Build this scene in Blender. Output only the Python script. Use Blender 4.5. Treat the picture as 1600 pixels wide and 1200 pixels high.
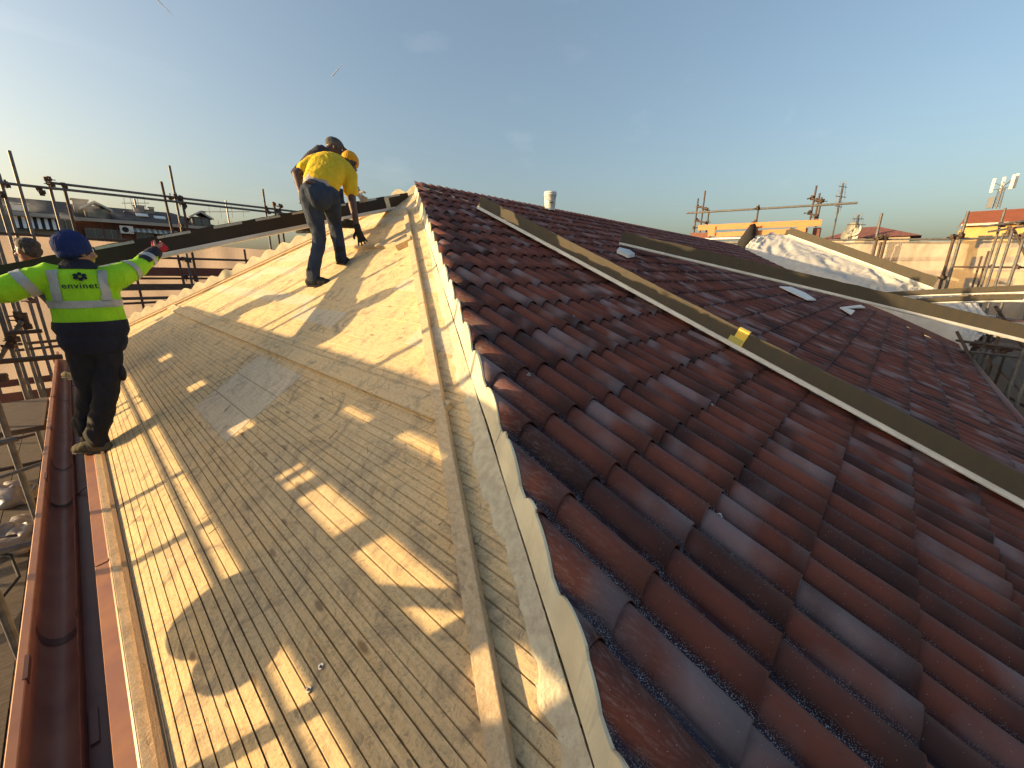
import bpy, bmesh, math, random
from mathutils import Vector, Matrix, noise
from mathutils.bvhtree import BVHTree
random.seed(7)
for o in list(bpy.data.objects): bpy.data.objects.remove(o)
sc = bpy.context.scene
COL = sc.collection
# ------------------------------------------------------------------ camera
CAM = Vector((-1.2407, -5.2918, -1.2083))
AR = Vector((0.6856277, -0.72785176, 0.01210296)); AU = Vector((0.1852732, 0.19055543, 0.96403447)); AF = Vector((0.70398047, 0.65872638, -0.26550151))
FPX = 629.62
cd = bpy.data.cameras.new('camera'); cam = bpy.data.objects.new('camera', cd); COL.objects.link(cam)
m = Matrix.Identity(4)
for i in range(3):
    m[i][0] = AR[i]; m[i][1] = AU[i]; m[i][2] = -AF[i]; m[i][3] = CAM[i]
cam.matrix_world = m
cd.sensor_width = 36; cd.lens = 36 * FPX / 1600; cd.clip_start = .05; cd.clip_end = 3000
sc.camera = cam
# ------------------------------------------------------------------ world, sun, exposure
SUN_AZ = math.radians(142); SUN_EL = math.radians(9.7)
w = bpy.data.worlds.new('World'); sc.world = w; w.use_nodes = True
nt = w.node_tree; N = nt.nodes; L = nt.links
bg = N['Background']; sky = N.new('ShaderNodeTexSky'); sky.sky_type = 'NISHITA'; sky.sun_disc = False
sky.sun_elevation = SUN_EL; sky.sun_rotation = math.radians(90) - SUN_AZ
sky.altitude = 200; sky.air_density = 1.12; sky.dust_density = 5.5; sky.ozone_density = 1.7
# thin cirrus wisps high in the sky, mixed by direction
tc = N.new('ShaderNodeTexCoord'); mp = N.new('ShaderNodeMapping'); L.new(tc.outputs['Generated'], mp.inputs[0])
mp.inputs['Rotation'].default_value = (0.2, 0.1, 0.75); mp.inputs['Scale'].default_value = (.6, 5.5, 9)
nz = N.new('ShaderNodeTexNoise'); nz.inputs['Scale'].default_value = 1.7; nz.inputs['Detail'].default_value = 7; nz.inputs['Roughness'].default_value = .55
L.new(mp.outputs[0], nz.inputs[0])
cr = N.new('ShaderNodeValToRGB'); cr.color_ramp.elements[0].position = .60; cr.color_ramp.elements[0].color = (0, 0, 0, 1); cr.color_ramp.elements[1].position = .95; cr.color_ramp.elements[1].color = (.05, .05, .05, 1)
L.new(nz.outputs[0], cr.inputs[0])
mx = N.new('ShaderNodeMixRGB'); L.new(cr.outputs[0], mx.inputs[0]); L.new(sky.outputs[0], mx.inputs[1]); mx.inputs[2].default_value = (9, 8.6, 8.2, 1)
hz = N.new('ShaderNodeMixRGB'); hz.inputs[0].default_value = .08; L.new(mx.outputs[0], hz.inputs[1]); hz.inputs[2].default_value = (2.0, 2.2, 2.2, 1); L.new(hz.outputs[0], bg.inputs[0]); bg.inputs[1].default_value = .15
sd = bpy.data.lights.new('sun', 'SUN'); so = bpy.data.objects.new('sun', sd); COL.objects.link(so)
sd.energy = 4.4; sd.angle = math.radians(.55); sd.color = (1.0, .69, .34)
tosun = Vector((math.cos(SUN_AZ) * math.cos(SUN_EL), math.sin(SUN_AZ) * math.cos(SUN_EL), math.sin(SUN_EL)))
so.rotation_euler = tosun.to_track_quat('Z', 'Y').to_euler(); so.location = (-20, 20, 20)
vs = sc.view_settings; vs.view_transform = 'Standard'; vs.look = 'None'; vs.exposure = 0.94; vs.gamma = 1
sc.render.engine = 'CYCLES'

# ------------------------------------------------------------------ helpers
def at(px, py, D):
    """point seen at photo pixel (1600x1200), D metres away horizontally"""
    d = AF + AR * ((px - 800) / FPX) + AU * ((600 - py) / FPX)
    return CAM + d * (D / math.hypot(d.x, d.y))
def atx(px, py, x):
    d = AF + AR * ((px - 800) / FPX) + AU * ((600 - py) / FPX); return CAM + d * ((x - CAM.x) / d.x)
def aty(px, py, y):
    d = AF + AR * ((px - 800) / FPX) + AU * ((600 - py) / FPX); return CAM + d * ((y - CAM.y) / d.y)
HK, HC = .68325, -1.742          # hip-end deck plane z = HK x + HC
MK = .4101                       # tiled slope plane z = MK y  (crest of the waves)
def hipz(x): return HK * x + HC
PITCH = .155; X0 = .05095; Y0 = -4.0164; CL = .30478

def wmat(o):
    b = Matrix.LocRotScale(o.location, o.rotation_euler, o.scale)
    return b if o.parent is None else wmat(o.parent) @ o.matrix_parent_inverse @ b
def link(o, parent=None):
    COL.objects.link(o)
    if parent is not None: o.parent = parent; o.matrix_parent_inverse = wmat(parent).inverted()
    return o
def tag(o, label=None, cat=None, group=None, kind=None):
    if label: o['label'] = label
    if cat: o['category'] = cat
    if group: o['group'] = group
    if kind: o['kind'] = kind
    return o
def empty(name, loc=(0, 0, 0), rot=(0, 0, 0), label=None, cat=None, group=None, kind=None):
    o = bpy.data.objects.new(name, None); o.empty_display_size = .1
    o.location = loc; o.rotation_euler = rot; link(o); return tag(o, label, cat, group, kind)
def mesh(name, vs_, fs, mat, parent=None, smooth=False, loc=None):
    me = bpy.data.meshes.new(name); me.from_pydata([tuple(v) for v in vs_], [], fs); me.update()
    if mat is not None:
        for mm in (mat if isinstance(mat, (list, tuple)) else [mat]): me.materials.append(mm)
    if smooth: me.polygons.foreach_set('use_smooth', [True] * len(me.polygons))
    o = bpy.data.objects.new(name, me)
    if loc is not None: o.location = loc
    return link(o, parent)
def frombm(name, bm, mat, parent=None, smooth=False, angle=None):
    me = bpy.data.meshes.new(name); bm.normal_update(); bm.to_mesh(me); bm.free()
    for mm in (mat if isinstance(mat, (list, tuple)) else [mat]): me.materials.append(mm)
    if smooth: me.polygons.foreach_set('use_smooth', [True] * len(me.polygons))
    o = bpy.data.objects.new(name, me); link(o, parent); return o
class MB:
    """collects shapes into one mesh"""
    def __init__(s): s.v = []; s.f = []; s.m = []
    def add(s, vs_, fs, mi=0):
        n = len(s.v); s.v += [Vector(v) for v in vs_]; s.f += [[n + i for i in f] for f in fs]; s.m += [mi] * len(fs); return s
    def box(s, c, ax, ay, az, mi=0):
        c = Vector(c); ax = Vector(ax) / 2; ay = Vector(ay) / 2; az = Vector(az) / 2
        v = [c + ax * i + ay * j + az * k for k in (-1, 1) for j in (-1, 1) for i in (-1, 1)]
        return s.add(v, [(0, 2, 3, 1), (4, 5, 7, 6), (0, 1, 5, 4), (2, 6, 7, 3), (0, 4, 6, 2), (1, 3, 7, 5)], mi)
    def bar(s, a, b, wv, hv, mi=0):
        a = Vector(a); b = Vector(b); return s.box((a + b) / 2, b - a, wv, hv, mi)
    def tube(s, a, b, r, n=8, r2=None, cap=True, mi=0):
        a = Vector(a); b = Vector(b); r2 = r if r2 is None else r2
        z = (b - a).normalized(); x = z.orthogonal().normalized(); y = z.cross(x); n0 = len(s.v)
        vs_ = []
        for p_, rr in ((a, r), (b, r2)):
            for i in range(n):
                t = 2 * math.pi * i / n; vs_.append(p_ + x * math.cos(t) * rr + y * math.sin(t) * rr)
        fs = [(i, (i + 1) % n, n + (i + 1) % n, n + i) for i in range(n)]
        if cap: fs += [tuple(range(n - 1, -1, -1)), tuple(range(n, 2 * n))]
        return s.add(vs_, fs, mi)
    def ball(s, c, r, n=8, k=6, mi=0, sx=None):
        c = Vector(c); sx = sx or (1, 1, 1); vs_ = [c + Vector((0, 0, r * sx[2]))]
        for j in range(1, k):
            th = math.pi * j / k
            for i in range(n):
                ph = 2 * math.pi * i / n
                vs_.append(c + Vector((math.sin(th) * math.cos(ph) * r * sx[0], math.sin(th) * math.sin(ph) * r * sx[1], math.cos(th) * r * sx[2])))
        vs_.append(c - Vector((0, 0, r * sx[2]))); fs = []
        for i in range(n): fs.append((0, 1 + i, 1 + (i + 1) % n))
        for j in range(k - 2):
            for i in range(n):
                a = 1 + j * n + i; b = 1 + j * n + (i + 1) % n; fs.append((a, a + n, b + n, b))
        e = len(vs_) - 1
        for i in range(n): fs.append((e, e - n + (i + 1) % n, e - n + i))
        return s.add(vs_, fs, mi)
    def build(s, name, mat, parent=None, smooth=False, bevel=0):
        o = mesh(name, s.v, s.f, mat, parent, smooth)
        if any(s.m): o.data.polygons.foreach_set('material_index', s.m)
        if bevel:
            b = o.modifiers.new('bevel', 'BEVEL'); b.width = bevel; b.segments = 2; b.limit_method = 'ANGLE'
        return o

def mat(name, col=(.5, .5, .5), rough=.6, metal=0, col2=None, nscale=8, nstretch=(1, 1, 1), ndetail=5, lo=.35, hi=.65, bump=0, bscale=None, bdist=.01, spec=None, transl=None, coord='Object'):
    m_ = bpy.data.materials.new(name); m_.use_nodes = True; t = m_.node_tree; n = t.nodes; l = t.links
    b = n['Principled BSDF']; b.inputs['Base Color'].default_value = (*col, 1); b.inputs['Roughness'].default_value = rough; b.inputs['Metallic'].default_value = metal
    if spec is not None: b.inputs['Specular IOR Level'].default_value = spec
    if col2 or bump:
        tc_ = n.new('ShaderNodeTexCoord'); mp_ = n.new('ShaderNodeMapping'); l.new(tc_.outputs[coord], mp_.inputs[0]); mp_.inputs['Scale'].default_value = nstretch
        if col2:
            z = n.new('ShaderNodeTexNoise'); z.inputs['Scale'].default_value = nscale; z.inputs['Detail'].default_value = ndetail; l.new(mp_.outputs[0], z.inputs[0])
            r_ = n.new('ShaderNodeMapRange'); r_.inputs[1].default_value = lo; r_.inputs[2].default_value = hi; l.new(z.outputs[0], r_.inputs[0])
            x = n.new('ShaderNodeMixRGB'); x.inputs[1].default_value = (*col, 1); x.inputs[2].default_value = (*col2, 1); l.new(r_.outputs[0], x.inputs[0]); l.new(x.outputs[0], b.inputs['Base Color'])
        if bump:
            z2 = n.new('ShaderNodeTexNoise'); z2.inputs['Scale'].default_value = bscale or nscale * 3; z2.inputs['Detail'].default_value = 6; l.new(mp_.outputs[0], z2.inputs[0])
            bp = n.new('ShaderNodeBump'); bp.inputs['Strength'].default_value = bump; bp.inputs['Distance'].default_value = bdist; l.new(z2.outputs[0], bp.inputs['Height']); l.new(bp.outputs[0], b.inputs['Normal'])
    if transl:
        tr = n.new('ShaderNodeBsdfTranslucent'); tr.inputs[0].default_value = (*transl[0], 1); ms = n.new('ShaderNodeMixShader'); ms.inputs[0].default_value = transl[1]
        l.new(b.outputs[0], ms.inputs[1]); l.new(tr.outputs[0], ms.inputs[2]); l.new(ms.outputs[0], n['Material Output'].inputs[0])
    return m_
def nodes(m_):
    m_.use_nodes = True; t = m_.node_tree; return t, t.nodes, t.links, t.nodes['Principled BSDF']
def M(n, l, op, a, b=None, c=None):
    x = n.new('ShaderNodeMath'); x.operation = op
    for i, v in enumerate((a, b, c)):
        if v is None: continue
        if isinstance(v, (int, float)): x.inputs[i].default_value = v
        else: l.new(v, x.inputs[i])
    return x.outputs[0]
def mixc(n, l, f, a, b, mode='MIX'):
    x = n.new('ShaderNodeMixRGB'); x.blend_type = mode
    for i, v in enumerate((f, a, b)):
        if isinstance(v, (int, float)): x.inputs[i].default_value = v
        elif isinstance(v, tuple): x.inputs[i].default_value = (*v, 1)
        else: l.new(v, x.inputs[i])
    return x.outputs[0]
def tnoise(n, l, vec, scale, detail=5, rough=.5, dist=0):
    z = n.new('ShaderNodeTexNoise'); z.inputs['Scale'].default_value = scale; z.inputs['Detail'].default_value = detail; z.inputs['Roughness'].default_value = rough; z.inputs['Distortion'].default_value = dist
    l.new(vec, z.inputs[0]); return z.outputs[0]
def mrange(n, l, v, a, b, c=0, d=1):
    r_ = n.new('ShaderNodeMapRange'); r_.inputs[1].default_value = a; r_.inputs[2].default_value = b; r_.inputs[3].default_value = c; r_.inputs[4].default_value = d
    l.new(v, r_.inputs[0]); return r_.outputs[0]
def mapping(n, l, vec, s=(1, 1, 1), loc=(0, 0, 0)):
    m_ = n.new('ShaderNodeMapping'); m_.inputs['Scale'].default_value = s; m_.inputs['Location'].default_value = loc
    l.new(vec, m_.inputs[0]); return m_.outputs[0]

# ------------------------------------------------------------------ materials
def tile_material():
    m_ = bpy.data.materials.new('glazed_tile_sheet'); t, n, l, b = nodes(m_)
    g = n.new('ShaderNodeNewGeometry'); pos = g.outputs['Position']; sp = n.new('ShaderNodeSeparateXYZ'); l.new(pos, sp.inputs[0])
    ui = M(n, l, 'DIVIDE', M(n, l, 'SUBTRACT', sp.outputs[0], X0 - PITCH / 2 - .02), PITCH)
    vi = M(n, l, 'DIVIDE', M(n, l, 'SUBTRACT', sp.outputs[1], Y0 + .002), CL)
    fu = M(n, l, 'FLOOR', ui); fv = M(n, l, 'FLOOR', vi)
    cb = n.new('ShaderNodeCombineXYZ'); l.new(fu, cb.inputs[0]); l.new(fv, cb.inputs[1])
    wn = n.new('ShaderNodeTexWhiteNoise'); wn.noise_dimensions = '3D'; l.new(cb.outputs[0], wn.inputs[0])
    sc_ = n.new('ShaderNodeSeparateColor'); l.new(wn.outputs['Color'], sc_.inputs[0])
    # smudges elongated along the wave, offset tile by tile
    off = n.new('ShaderNodeVectorMath'); off.operation = 'MULTIPLY_ADD'; l.new(wn.outputs['Color'], off.inputs[0]); off.inputs[1].default_value = (9, 9, 9); l.new(pos, off.inputs[2])
    sm = tnoise(n, l, mapping(n, l, off.outputs[0], (1.6, 2.0, 1)), 1.5, 2, .4)
    sm2 = tnoise(n, l, mapping(n, l, off.outputs[0], (2.2, 2.6, 1), (4, 2, 7)), 1.5, 2, .4)
    red = mixc(n, l, sc_.outputs[0], (.135, .041, .027), (.180, .057, .037))
    dark = mixc(n, l, sc_.outputs[1], (.024, .015, .017), (.045, .022, .020))
    k = mrange(n, l, M(n, l, 'ADD', sm, M(n, l, 'MULTIPLY', sc_.outputs[1], .28)), .62, .84)
    c1 = mixc(n, l, M(n, l, 'MULTIPLY', k, .85), red, dark)
    k2 = mrange(n, l, M(n, l, 'ADD', sm2, M(n, l, 'MULTIPLY', sc_.outputs[2], .30)), .70, .88)
    c2 = mixc(n, l, M(n, l, 'MULTIPLY', k2, .72), c1, (.24, .185, .19))
    fine = tnoise(n, l, pos, 60, 4, .6)
    c3 = mixc(n, l, mrange(n, l, fine,  .35, .75, 0, .14), c2, (.03, .02, .025))
    # frost and dust lodged in the valleys near the hip, thinning out with distance
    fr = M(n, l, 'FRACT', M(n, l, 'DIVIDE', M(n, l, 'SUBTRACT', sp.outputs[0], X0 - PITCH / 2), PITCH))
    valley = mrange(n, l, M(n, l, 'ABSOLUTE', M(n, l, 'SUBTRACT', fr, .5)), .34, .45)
    dist = n.new('ShaderNodeVectorMath'); dist.operation = 'DISTANCE'; l.new(pos, dist.inputs[0]); dist.inputs[1].default_value = (-.3, -5.6, -2.2)
    near = mrange(n, l, dist.outputs['Value'], 1.2, 4.6, 1, 0)
    vo = n.new('ShaderNodeTexVoronoi'); vo.inputs['Scale'].default_value = 260; l.new(pos, vo.inputs[0])
    spots = mrange(n, l, vo.outputs[0], .20, .38, 1, 0)
    clump = mrange(n, l, tnoise(n, l, mapping(n, l, pos, (14, 5, 1)), 1.0, 5, .75), .42, .56)
    fz = M(n, l, 'MULTIPLY', M(n, l, 'MULTIPLY', spots, clump), M(n, l, 'MULTIPLY', valley, near))
    vo2 = n.new('ShaderNodeTexVoronoi'); vo2.inputs['Scale'].default_value = 75; l.new(pos, vo2.inputs[0])
    stray = M(n, l, 'MULTIPLY', mrange(n, l, vo2.outputs[0], .05, .08, 1, 0), M(n, l, 'MULTIPLY', near, .6))
    dk = mixc(n, l, M(n, l, 'MULTIPLY', valley, .8), c3, (.014, .017, .036))  # shade and blue sky reflection of the valleys painted into the tile colour
    c4 = mixc(n, l, M(n, l, 'MAXIMUM', fz, stray), dk, (.62, .64, .66))
    # straw coloured haze of saw dust close to the cut edge
    hd = M(n, l, 'SUBTRACT', M(n, l, 'MULTIPLY', sp.outputs[0], 1.666), M(n, l, 'ADD', sp.outputs[1], 3.94))
    edge = mrange(n, l, hd, .0, .55, 1, 0)
    streak = tnoise(n, l, mapping(n, l, pos, (70, 4, 70)), 1.5, 5, .7)
    c5 = mixc(n, l, M(n, l, 'MULTIPLY', edge, mrange(n, l, streak, .5, .72, 0, .5)), c4, (.34, .25, .22))
    l.new(c5, b.inputs['Base Color'])
    rg = mrange(n, l, tnoise(n, l, pos, 9, 5, .6), .3, .7, .55, .75); l.new(rg, b.inputs['Roughness'])
    b.inputs['Specular IOR Level'].default_value = .20; b.inputs['Coat Weight'].default_value = .0; b.inputs['Coat Roughness'].default_value = .45
    bp = n.new('ShaderNodeBump'); bp.inputs['Strength'].default_value = .10; bp.inputs['Distance'].default_value = .004; l.new(tnoise(n, l, pos, 45, 5, .6), bp.inputs['Height']); l.new(bp.outputs[0], b.inputs['Normal'])
    return m_
def wood_material(name, base=(.84, .64, .36), warm=(.72, .50, .24), grain_axis='y', dirt=1.0, gray=(.54, .46, .32), knots=True):
    m_ = bpy.data.materials.new(name); t, n, l, b = nodes(m_)
    g = n.new('ShaderNodeNewGeometry'); pos = g.outputs['Position']
    oi = n.new('ShaderNodeObjectInfo'); ofs = n.new('ShaderNodeVectorMath'); ofs.operation = 'MULTIPLY_ADD'
    cb = n.new('ShaderNodeCombineXYZ')
    for i in range(3): l.new(oi.outputs['Random'], cb.inputs[i])
    l.new(cb.outputs[0], ofs.inputs[0]); ofs.inputs[1].default_value = (13, 17, 5); l.new(pos, ofs.inputs[2]); v = ofs.outputs[0]
    s = {'y': (26, 1.1, 18), 'x': (1.1, 26, 18), 'hip': (17, 11, 3)}[grain_axis]
    gr = tnoise(n, l, mapping(n, l, v, s), 4.2, 8, .70, .6)
    ringm = mapping(n, l, v, {'y': (9, .45, 9), 'x': (.45, 9, 9), 'hip': (6, 4, 1)}[grain_axis])
    wv = n.new('ShaderNodeTexWave'); wv.bands_direction = 'X' if grain_axis != 'x' else 'Y'; wv.inputs['Scale'].default_value = 2.2; wv.inputs['Distortion'].default_value = 9; wv.inputs['Detail'].default_value = 3; l.new(ringm, wv.inputs[0])
    c = mixc(n, l, mrange(n, l, gr, .38, .62), base, warm)
    c = mixc(n, l, mrange(n, l, wv.outputs[0], .3, 1, 0, .22), c, tuple(x * .75 for x in warm))
    c = mixc(n, l, M(n, l, 'MULTIPLY', oi.outputs['Random'], .28), c, tuple(x * .8 for x in base))
    if knots:
        vo = n.new('ShaderNodeTexVoronoi'); vo.inputs['Scale'].default_value = 1; l.new(mapping(n, l, v, {'y': (9, 3.0, 9), 'x': (3.0, 9, 9), 'hip': (5, 4, 2)}[grain_axis]), vo.inputs[0])
        c = mixc(n, l, mrange(n, l, vo.outputs[0], .07, .13, .75, 0), c, (.20, .10, .045))
    # boot dirt: grey films, darker scuffs, tread scratches
    d1 = mrange(n, l, tnoise(n, l, pos, 1.6, 6, .62, .4), .40, .70, 0, .55 * dirt); c = mixc(n, l, d1, c, gray)
    d2 = mrange(n, l, tnoise(n, l, mapping(n, l, pos, (1, 1, 1), (3, 9, 1)), 5.5, 8, .72, 1.5), .50, .72, 0, .85 * dirt); c = mixc(n, l, d2, c, (.17, .14, .12))
    d3 = mrange(n, l, tnoise(n, l, mapping(n, l, pos, (1, 1, 1), (7, 1, 4)), 34, 7, .75, 2.4), .52, .66, 0, .70 * dirt); c = mixc(n, l, d3, c, (.22, .17, .13))
    d4 = mrange(n, l, tnoise(n, l, mapping(n, l, pos, (1.6, .8, 1), (2, 5, 4)), 90, 5, .8, 1.2), .52, .70, 0, .45 * dirt); c = mixc(n, l, d4, c, (.30, .24, .18))
    vt = n.new('ShaderNodeTexVoronoi'); vt.inputs['Scale'].default_value = 48; l.new(mapping(n, l, pos, (1, .45, 1)), vt.inputs[0])
    tread = M(n, l, 'MULTIPLY', mrange(n, l, vt.outputs[0], .22, .32, 1, 0), mrange(n, l, tnoise(n, l, pos, 4.2, 3, .5), .60, .68, 0, .55 * dirt)); c = mixc(n, l, tread, c, (.22, .17, .13))
    l.new(c, b.inputs['Base Color']); b.inputs['Roughness'].default_value = .8; b.inputs['Specular IOR Level'].default_value = .2
    bp = n.new('ShaderNodeBump'); bp.inputs['Strength'].default_value = .8; bp.inputs['Distance'].default_value = .006
    hh = M(n, l, 'ADD', M(n, l, 'MULTIPLY', gr, .5), M(n, l, 'ADD', M(n, l, 'MULTIPLY', tread, -1.0), tnoise(n, l, pos, 55, 7, .7, 1.2))); l.new(hh, bp.inputs['Height']); l.new(bp.outputs[0], b.inputs['Normal'])
    return m_
MT = tile_material()
MWOOD = wood_material('spruce_deck')
MPLY = wood_material('plain_board', base=(.76, .64, .46), warm=(.66, .54, .37), dirt=.7, knots=False)
MBAT = wood_material('batten_wood', base=(.74, .58, .37), warm=(.62, .44, .24), grain_axis='hip', dirt=.6)
MRAW = wood_material('raw_timber', base=(.50, .31, .16), warm=(.40, .22, .10), dirt=.3)
MFOAM = mat('cream_foam_edge', (.76, .69, .48), .85, col2=(.56, .50, .35), nscale=6, bump=.4, bscale=60, bdist=.004)
MDUST = mat('foam_dust', (.66, .60, .43), .95, col2=(.52, .44, .31), nscale=30, bump=.8, bscale=90, bdist=.008)
MGROOVE = mat('groove_dark', (.035, .020, .012), .9)
MSTEEL = mat('galvanised_tube', (.17, .165, .16), .6, .5, col2=(.11, .10, .095), nscale=14, bump=.15, bscale=40, bdist=.002)
MRUST = mat('rusty_tube', (.075, .052, .040), .7, .3, col2=(.11, .07, .05), nscale=9, bump=.2, bscale=50, bdist=.002)
MCOUP = mat('coupler_rust', (.065, .048, .040), .7, .4, col2=(.11, .07, .05), nscale=30)
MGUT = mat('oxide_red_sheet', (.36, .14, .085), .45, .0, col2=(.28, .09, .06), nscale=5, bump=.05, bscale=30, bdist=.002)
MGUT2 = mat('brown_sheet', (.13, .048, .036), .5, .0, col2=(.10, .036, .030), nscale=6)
MSALM = mat('salmon_sheet', (.44, .20, .10), .45, .1, col2=(.34, .15, .10), nscale=7, bump=.05, bscale=20, bdist=.002)
MOLDK = mat('dark_bitumen_face', (.030, .022, .017), .8, col2=(.022, .017, .013), nscale=5, bump=.4, bscale=40, bdist=.004)
MOLIVE = mat('bitumen_face', (.060, .055, .042), .85, col2=(.075, .060, .040), nscale=5, nstretch=(3, 3, 1), bump=.5, bscale=40, bdist=.004)
MWHITE = mat('white_sheet', (.70, .70, .67), .4, .05, col2=(.58, .58, .56), nscale=6)
MTARP = mat('white_membrane', (.50, .49, .46), .6, col2=(.43, .42, .40), nscale=5, bump=.35, bscale=14, bdist=.03)
MNET = mat('debris_net', (.34, .28, .24), .8, col2=(.25, .19, .16), nscale=3, nstretch=(7, 4, 1), ndetail=8, lo=.3, hi=.7, bump=1.0, bscale=7, bdist=.08, transl=((.46, .37, .31), .58))
MNETR = mat('pale_debris_net', (.36, .32, .27), .8, col2=(.38, .33, .28), nscale=2, bump=.6, bscale=4, bdist=.06)
MPLANK = mat('scaffold_plank', (.085, .060, .042), .85, col2=(.13, .10, .075), nscale=6, nstretch=(2, 8, 8), bump=.4, bscale=30, bdist=.004)
MREDB = mat('red_brown_board', (.20, .075, .05), .75, col2=(.15, .055, .04), nscale=6, bump=.2, bscale=30, bdist=.003)
MORB = mat('orange_formwork_board', (.66, .25, .08), .7, col2=(.52, .20, .075), nscale=5, nstretch=(1, 1, 6), bump=.2, bscale=30, bdist=.003)
MBAG = mat('dusty_plastic', (.42, .35, .29), .35, col2=(.28, .23, .20), nscale=6, bump=.5, bscale=12, bdist=.02)
MBLACK = mat('black_cloth', (.018, .017, .018), .9)
MSCREW = mat('screw_head', (.45, .42, .38), .3, .9)

t, n, l, b = nodes(MNETR); tb = n.new('ShaderNodeBsdfTransparent'); ms = n.new('ShaderNodeMixShader'); ms.inputs[0].default_value = .30; l.new(b.outputs[0], ms.inputs[1]); l.new(tb.outputs[0], ms.inputs[2]); l.new(ms.outputs[0], n['Material Output'].inputs[0])
# ------------------------------------------------------------------ tiled roof
def prof(u):
    """wave height 0..1 for phase u (crest at .5)"""
    t = abs(u - .5) / .40
    if t < 1: return (1 - t ** 2.0) ** .72
    return -.05 * math.sin((t - 1) / .25 * math.pi / 2)
US = [0, .05, .098, .108, .125, .155, .20, .26, .33, .415, .5, .585, .67, .74, .80, .845, .875, .892, .902, .95, 1]
H = .058; LIFT = .016
def tile_geo(dl=0.0):
    vs_, fs = [], []; n = len(US); m_ = 3
    for j in range(m_ + 1):
        v = j / m_                                   # 0 = upper end, 1 = lower lip
        y = CL * (1 - v) + (0.055 if j == 0 else 0)
        for u in US:
            vs_.append(Vector(((u - .5) * PITCH, y - dl * 0, MK * y - H + H * prof(u) * (.95 + .05 * v) + LIFT * (v - 1) + .0)))
    for j in range(m_):
        for i in range(n - 1):
            a = j * n + i; fs.append((a, a + n, a + n + 1, a + 1))
    b = len(vs_)
    for i, u in enumerate(US):                        # the turned down lip
        p_ = vs_[m_ * n + i]; vs_.append(Vector((p_.x, p_.y + .0015, p_.z - .0055)))
    for i in range(n - 1): fs.append((m_ * n + i, b + i, b + i + 1, m_ * n + i + 1))
    c_ = len(vs_)
    for i, u in enumerate(US):
        p_ = vs_[b + i]; vs_.append(Vector((p_.x, p_.y + .05, p_.z + MK * .05 - .002)))
    for i in range(n - 1): fs.append((b + i, c_ + i, c_ + i + 1, b + i + 1))
    return vs_, fs
TV, TF = tile_geo()
roof = empty('tiled_roof', (0, 0, 0), label='long red and dark brown tile-effect roof slope to the right of the timber deck', cat='roof')
def hipedge(y): return (y + 3.94) / 1.666
VA = Vector((17.254, -.994)); VB = Vector((10.807, -6.467))
def farx(y): return min(VA.x + (y - VA.y) * (VA.x - VB.x) / (VA.y - VB.y), 18.3)
cells = []
for j in range(-9, 15):
    yl = Y0 + j * CL                                 # lip position of the course
    if yl < -6.62 or yl > -.02: continue
    i = math.floor((hipedge(yl) - X0) / PITCH) - 1
    while True:
        xc = X0 + i * PITCH
        if xc - PITCH / 2 > farx(yl + CL / 2): break
        if xc + PITCH / 2 > hipedge(yl):
            cells.append((xc, yl))
        i += 1
def size_rank(c):
    p_ = Vector((c[0], c[1] + .15, MK * c[1])) - CAM; z = p_.dot(AF)
    if z < .15: return 9e9
    x = p_.dot(AR) / z * FPX; y = -p_.dot(AU) / z * FPX
    if abs(x) > 830 or abs(y) > 640: return 1e6 + p_.length
    return p_.length
cells.sort(key=size_rank)
near, rest = cells[:298], cells[298:]
tile_me = bpy.data.meshes.new('roof_tile'); tile_me.from_pydata([tuple(v) for v in TV], [], TF); tile_me.materials.append(MT)
tile_me.polygons.foreach_set('use_smooth', [i < (len(US) - 1) * 3 for i in range(len(TF))])
HN = Vector((1.666, -1, 0)).normalized()             # points to the tiled side of the hip
def hipcut_needed(xc, yl):
    return (1.666 * (xc - PITCH / 2) - (yl + CL) - 3.94) < 0
def tile_object(xc, yl, name='roof_tile'):
    jz = (random.random() - .5) * .003
    if hipcut_needed(xc, yl):
        bm = bmesh.new(); bm.from_mesh(tile_me)
        co = Vector((hipedge(yl) - xc, 0, 0))
        bmesh.ops.bisect_plane(bm, geom=bm.verts[:] + bm.edges[:] + bm.faces[:], plane_co=co, plane_no=HN, clear_inner=True)
        if len(bm.faces) == 0: bm.free(); return None
        me = bpy.data.meshes.new(name); bm.to_mesh(me); bm.free(); me.materials.append(MT)
    else: me = tile_me
    o = bpy.data.objects.new(name, me); o.location = (xc, yl, MK * yl + LIFT * 0 + jz); link(o, roof); return o
for c in near: tile_object(*c)
fv, ff = [], []
cutbm = []
for xc, yl in rest:
    if hipcut_needed(xc, yl):
        bm = bmesh.new(); bm.from_mesh(tile_me)
        bmesh.ops.bisect_plane(bm, geom=bm.verts[:] + bm.edges[:] + bm.faces[:], plane_co=Vector((hipedge(yl) - xc, 0, 0)), plane_no=HN, clear_inner=True)
        n0 = len(fv); bm.verts.index_update(); fv += [(v.co.x + xc, v.co.y + yl, v.co.z + MK * yl) for v in bm.verts]; ff += [tuple(n0 + v.index for v in f.verts) for f in bm.faces]; bm.free()
    else:
        n0 = len(fv); z0 = MK * yl + (random.random() - .5) * .002
        fv += [(v.x + xc, v.y + yl, v.z + z0) for v in TV]; ff += [tuple(n0 + a for a in f) for f in TF]
far_t = mesh('far_roof_tiles', fv, ff, MT, roof, smooth=True); tag(far_t, kind='stuff')
# sealed underside of the panels (keeps the light out under the waves)
under = MB()
ys = [-6.66, 0.0]
under.add([(hipedge(ys[0]) + .04, ys[0], MK * ys[0] - .10), (farx(ys[0]) - .02, ys[0], MK * ys[0] - .10), (18.2, ys[1], -.10), (hipedge(ys[1]) + .04, ys[1], -.10)], [(0, 1, 2, 3)])
under.build('insulation_core', MFOAM, roof)
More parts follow.
